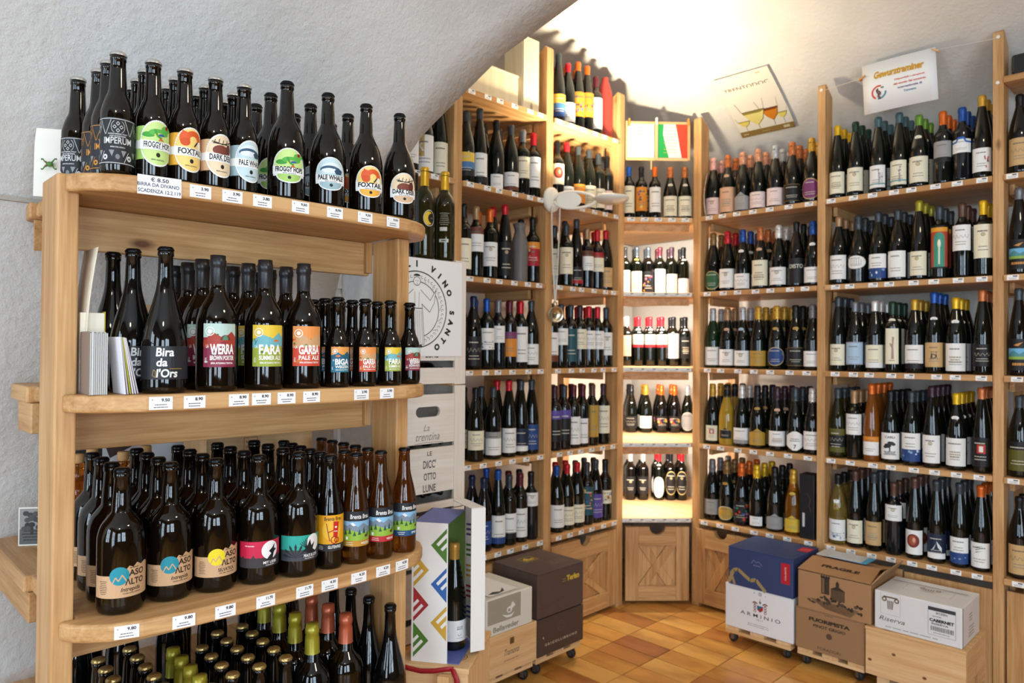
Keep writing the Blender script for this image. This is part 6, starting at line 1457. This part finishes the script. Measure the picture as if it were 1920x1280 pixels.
# framed notice and flag sheet at the top of the corner shelf
t = thing('wooden_frame', 'pale wooden frame holding a notice sheet and a green white red flag sheet', 'sign', (-.016, -.268, 2.52), math.atan2(.285, .264)); FWd = .372
for x, w_ in ((0.0, .012), (.170, .016), (FWd-.012, .012)): boxpart('frame_upright', x, x+w_, 0, .012, .0 if x else 0, .222, PZm, t, .001)
for z in (.0, .208): boxpart('frame_rail', 0, FWd, .0125, .022, z, z+.016, PXm, t, .001)
a = Art().rect(.013, .166, .016, .208, 'f2ede4')
for k in range(3): a.bars(.09, .188-.020*k, .06, 1, .01, 'd8785a', .005)
a.bars(.09, .120, .12, 4, .018, 'c9a79a', .004)
link('notice_sheet', a.flat('notice_sheet', FY(.011)), t)
a = Art().rect(.187, .359, .016, .208, 'f0e9dc'); a.poly([(.187, .016), (.187, .208), (.222, .208), (.218, .15), (.232, .09), (.252, .016)], '1f9a4c'); a.poly([(.359, .016), (.359, .208), (.290, .208), (.300, .16), (.312, .09), (.326, .016)], 'd9432a')
a.bars(.26, .19, .08, 9, .018, 'c8a050', .003)
link('flag_sheet', a.flat('flag_sheet', FY(.011)), t)
for x, z in ((.020, .222), (.178, .228), (.362, .226)): boxpart('peg', x-.005, x+.005, -.006, .018, z-.028, z+.014, CLIPM if x != .178 else WHITEP, t, .001)
boxpart('hanger_stick', .150, .157, .023, .030, -.05, .03, PZm, t, .001)
# poster of glasses on the leaning vault
def vault_y(z): return interp([(p.y, p.x) for p in BACK], z)
pt = [hit(393+1000, 259, (0, 1, 0), .15), None]
t = thing('glasses_poster', 'poster of sparkling wine in glasses with brown foot, stuck on the vault', 'poster')
a = Art(); PWd, PH = .312, .42
def pv(p, q, e):
    # q runs up the vault's slope
    z = 2.655+q*.56; y = vault_y(z)-.016-e
    return (.440+p, y-.012, z)
a.rect(0, PWd, 0, PH, 'dcd6c8')
for i in range(8): pass
a.p = []
for i in range(10): a.p.append(([(0, PH*i/10), (PWd, PH*i/10), (PWd, PH*(i+1)/10), (0, PH*(i+1)/10)], lin('dbd5c8'), 0))
a.z = 2; a.rect(0, PWd, 0, .042, '8a6f3a'); a.rect(.25, .285, .012, .030, 'c8bda0'); a.text('2018', .03, .02, .010, 'd8ccaa', .03); a.bars(.15, .02, .06, 1, .006, 'b8a878', .004)
a.text('TRENTODOC', PWd*.50, PH*.80, .022, '5f594e', PWd*.82, .006); a.bars(PWd*.5, PH*.755, .12, 1, .008, 'a8a294', .004); a.bars(PWd*.8, PH*.95, .04, 1, .008, 'b8a070', .006)
def wineglass(x, y, w_, h, c1, c2):
    a.poly([(x-w_/2, y+h), (x+w_/2, y+h), (x+w_*.30, y+h*.35), (x+w_*.05, y), (x-w_*.05, y), (x-w_*.30, y+h*.35)], c1); a.poly([(x-w_/2, y+h), (x+w_/2, y+h), (x+w_*.46, y+h*.82), (x-w_*.46, y+h*.82)], c2)
    a.line([(x-w_/2, y+h), (x-w_*.62, y+h*1.7)], .0022, '6a5f4a'); a.line([(x+w_/2, y+h), (x+w_*.60, y+h*1.7)], .0018, '9a9080'); a.line([(x-w_/2, y+h), (x+w_/2, y+h)], .003, '3a3018'); a.line([(x+w_/2, y+h), (x+w_*.30, y+h*.35), (x, y)], .0026, '3a2c18'); a.line([(x, y), (x, .044)], .003, '8a8270')
wineglass(.05, .075, .07, .04, 'd8c868', 'c8b040'); wineglass(.27, .085, .06, .04, 'd8c868', 'c8b040'); wineglass(.215, .085, .10, .085, 'c87a1e', '7a3a10'); wineglass(.125, .075, .13, .10, 'd9cc7a', '8a7a3a')
o = link('print', a.flat('print', pv), t)
m = MB(); vs = []
for i in range(11): vs += [pv(0, PH*i/10, -.0004), pv(PWd, PH*i/10, -.0004)]
m.add(vs, [(2*i, 2*i+1, 2*i+3, 2*i+2) for i in range(10)]); o = m.build('sheet', plain('poster_stock', 'dbd5c8', .5), t); s = o.modifiers.new('paper_thickness', 'SOLIDIFY'); s.thickness = .001; s.offset = -1
# pegged paper sign
t = thing('paper_sign', 'white paper sign with gold grape-name heading, pegged above the white wines', 'sign', (1.180, -.010, 2.560), -.02)
WS, HS = .316, .236
def ps(p, q, e): return (p+.012*(1-q/HS)-.0, -e-.008*math.sin(p/WS*PI), q+.008*math.sin(p/WS*PI)*0)
m = MB(); vs = []
for i in range(9): vs += [ps(WS*i/8, 0, 0), ps(WS*i/8, HS, 0)]
m.add(vs, [(2*i, 2*i+2, 2*i+3, 2*i+1) for i in range(8)], 0, True); o = m.build('sheet', plain('sign_paper', 'eeeeec', .6), t); s = o.modifiers.new('paper_thickness', 'SOLIDIFY'); s.thickness = .001; s.offset = -1
a = Art(); a.text('Gewurztraminer', .160, .175, .034, 'c9972e', .215, .03, .15)
for k, (s_, c) in enumerate((('Disponibili i campioni', 'd2503c'), ('del mondo del concorso', 'd2503c'), ('internazionale di', '6a5a8a'), ('Tormeno', '2f7a98'))): a.text(s_, .205, .132-.020*k, .0095, c, (.125, .135, .10, .052)[k], .02)
a.ring(.072, .092, .026, .034, 'd2503c', 18, 1.2, 4.2); a.ring(.072, .092, .026, .034, '4a8aa0', 14, 4.5, 6.3)
rr = random.Random(8)
for k in range(22): a.ell(.074+rr.uniform(-.014, .014)*(1-k/30), .108-.0022*k, .004, .004, rr.choice(['6a4a44', '5a3f3a', '7a5a50']), 8)
a.ell(.088, .112, .008, .004, '5a7a3a', 10)
link('print', a.flat('print', ps), t)
for p, q, r_ in ((.0, .180, -.5), (WS, .222, .6)):
    m = MB(); m.box(-.016, .016, -.010, -.003, -.0035, .0035); m.box(-.016, .016, .003, .010, -.0035, .0035); m.box(-.004, .004, -.003, .003, -.003, .003); o = m.build('clothes_peg', CLIPM if p == 0 else PXm, t); o.location = ps(p, q, -.002); o.rotation_euler = (0, r_, 0)
for p, z in ((0, .25), (WS, .25)):
    pass
m = MB(); m.tube([(-.176, .008, .172), (.0, -.002, .180), (.164, -.003, .195), (WS, -.002, .222), (.545, .004, .205)], .0011, 6); m.build('string', CHAINM, t)
# wooden wine boxes on the topmost board
t = thing('wine_box', 'long pale wooden wine box lying on the topmost board', 'box', (0, 0, SZ['A']+.0005))
boxpart('body', -.16, -.035, -1.485, -1.120, 0, .150, BOXW, t, .002); boxpart('lid', -.162, -.033, -1.487, -1.118, .1502, .162, BOXW, t, .002)
t = thing('wine_box', 'tall pale wooden wine box standing upright on the topmost board', 'box', (0, 0, SZ['A']+.0005))
boxpart('body', -.16, -.034, -1.095, -.975, 0, .375, BOXW, t, .002); boxpart('sliding_lid', -.0338, -.028, -1.090, -.980, .004, .371, BOXW, t, .001); boxpart('latch', -.155, -.14, -1.0975, -1.0952, .175, .2, plain('brass_latch', 'a8853a', .35, .9), t, .0005)
# red gift tube on the topmost board
p = on_line(740+1428*.28125, Vector((1, 0, 0)), -.058, SZ['A'])
m = MB(); m.lathe([(.042, 0), (.042, .255), (.040, .262), (.026, .315), (.0195, .330), (.0195, .348), (.016, .352), (0, .353)], 24)
tag(m.build('gift_tube', REDTUBE, None, (p.x, min(p.y, -.405), SZ['A']+.0005)), 'red bottle-shaped gift tube at the corner end of the topmost board', 'tube')
# grey gift bag with a bottle, dark gift boxes, leaning sheets
p = on_line(740+880*.2657, Vector((1, 0, 0)), -.062, SZ['C'])
m = MB(); m.lathe([(.0385, 0), (.0405, .02), (.0400, .20), (.030, .232), (.022, .255), (.026, .27), (.034, .292), (.030, .290), (.012, .268), (0, .268)], 26, mod=lambda k, i: 1+(.10 if k > 3 else .035)*math.sin(i*1.9+k*.6))
tag(m.build('gift_bag', GREYBAG, None, (p.x, p.y, SZ['C']+.0005)), 'crinkled grey bag tied round a bottle, among the red wines beside the crates', 'bag')
o = tag(boxpart('gift_box', .872, .948, .015, .095, SZ['F']+.0005, SZ['F']+.325, BLACKBAG, None, .003), 'tall black gift box with small white tag at the end of the lowest sparkling shelf', 'box')
a = Art(); a.rect(-.022, -.010, -.05, .02, 'c9c6c2'); a.line([(.0, .12), (.02, .09), (.01, .06), (.022, .03)], .0016, '6a5a40'); link('print', a.flat('print', FY(.0148)), o, (.91, 0, SZ['F']+.11))
o = tag(boxpart('bottle_box', 1.775, 2.02, .0, .09, 2.6006, 2.686, DARKPLASTIC, None, .012), 'black padded box lying on the highest board by the frame edge', 'box')
o = tag(boxpart('leaning_sheet', -.075, -.072, -.9995, -.965, SZ['B']+.0005, SZ['B']+.235, plain('leaflet_white', 'efece6', .6), None, 0), 'narrow white sheet leaning beside the red wines next to the lamp post', 'sheet')
o = thing('leaflet_holder', 'printed sheet curling at the corner post beside the pink sparkling bottles', 'sheet', (.335, .012, SZ['B']+.0005), -.9)
m = MB(); vs = []
for i in range(7): zz = .235*i/6; vs += [(-.02+.0, -.012*math.sin(i*.6), zz), (.045, -.012*math.sin(i*.6)-.004, zz)]
m.add(vs, [(2*i, 2*i+1, 2*i+3, 2*i+2) for i in range(6)], 0, True); q = m.build('sheet', plain('leaflet_grey', 'd8cfc6', .6), o); s = q.modifiers.new('paper_thickness', 'SOLIDIFY'); s.thickness = .001
# round tin behind the corner bottles
m = MB(); m.lathe([(.045, 0), (.046, .004), (.046, .20), (.044, .205), (0, .205)], 28); o = tag(m.build('gift_tin', plain('dark_tin', '2a2622', .4), None, (-.06, .02, SZ['B']+.0005), -.9), 'dark round gift tin with bright picture band behind the corner bottles', 'tin')
a = Art().rect(-.06, .06, -.04, .05, 'd8b86a'); rr = random.Random(4)
for k in range(22): a.ell(rr.uniform(-.05, .05), rr.uniform(-.034, .042), .008, .007, rr.choice(['b8482c', '3f7a5a', '3a5a8a', 'e0c060', '7a3a2a']), 9)
link('picture_band', a.cyl('picture_band', .046, .12), o)
# small hanging tag on the pale bottle
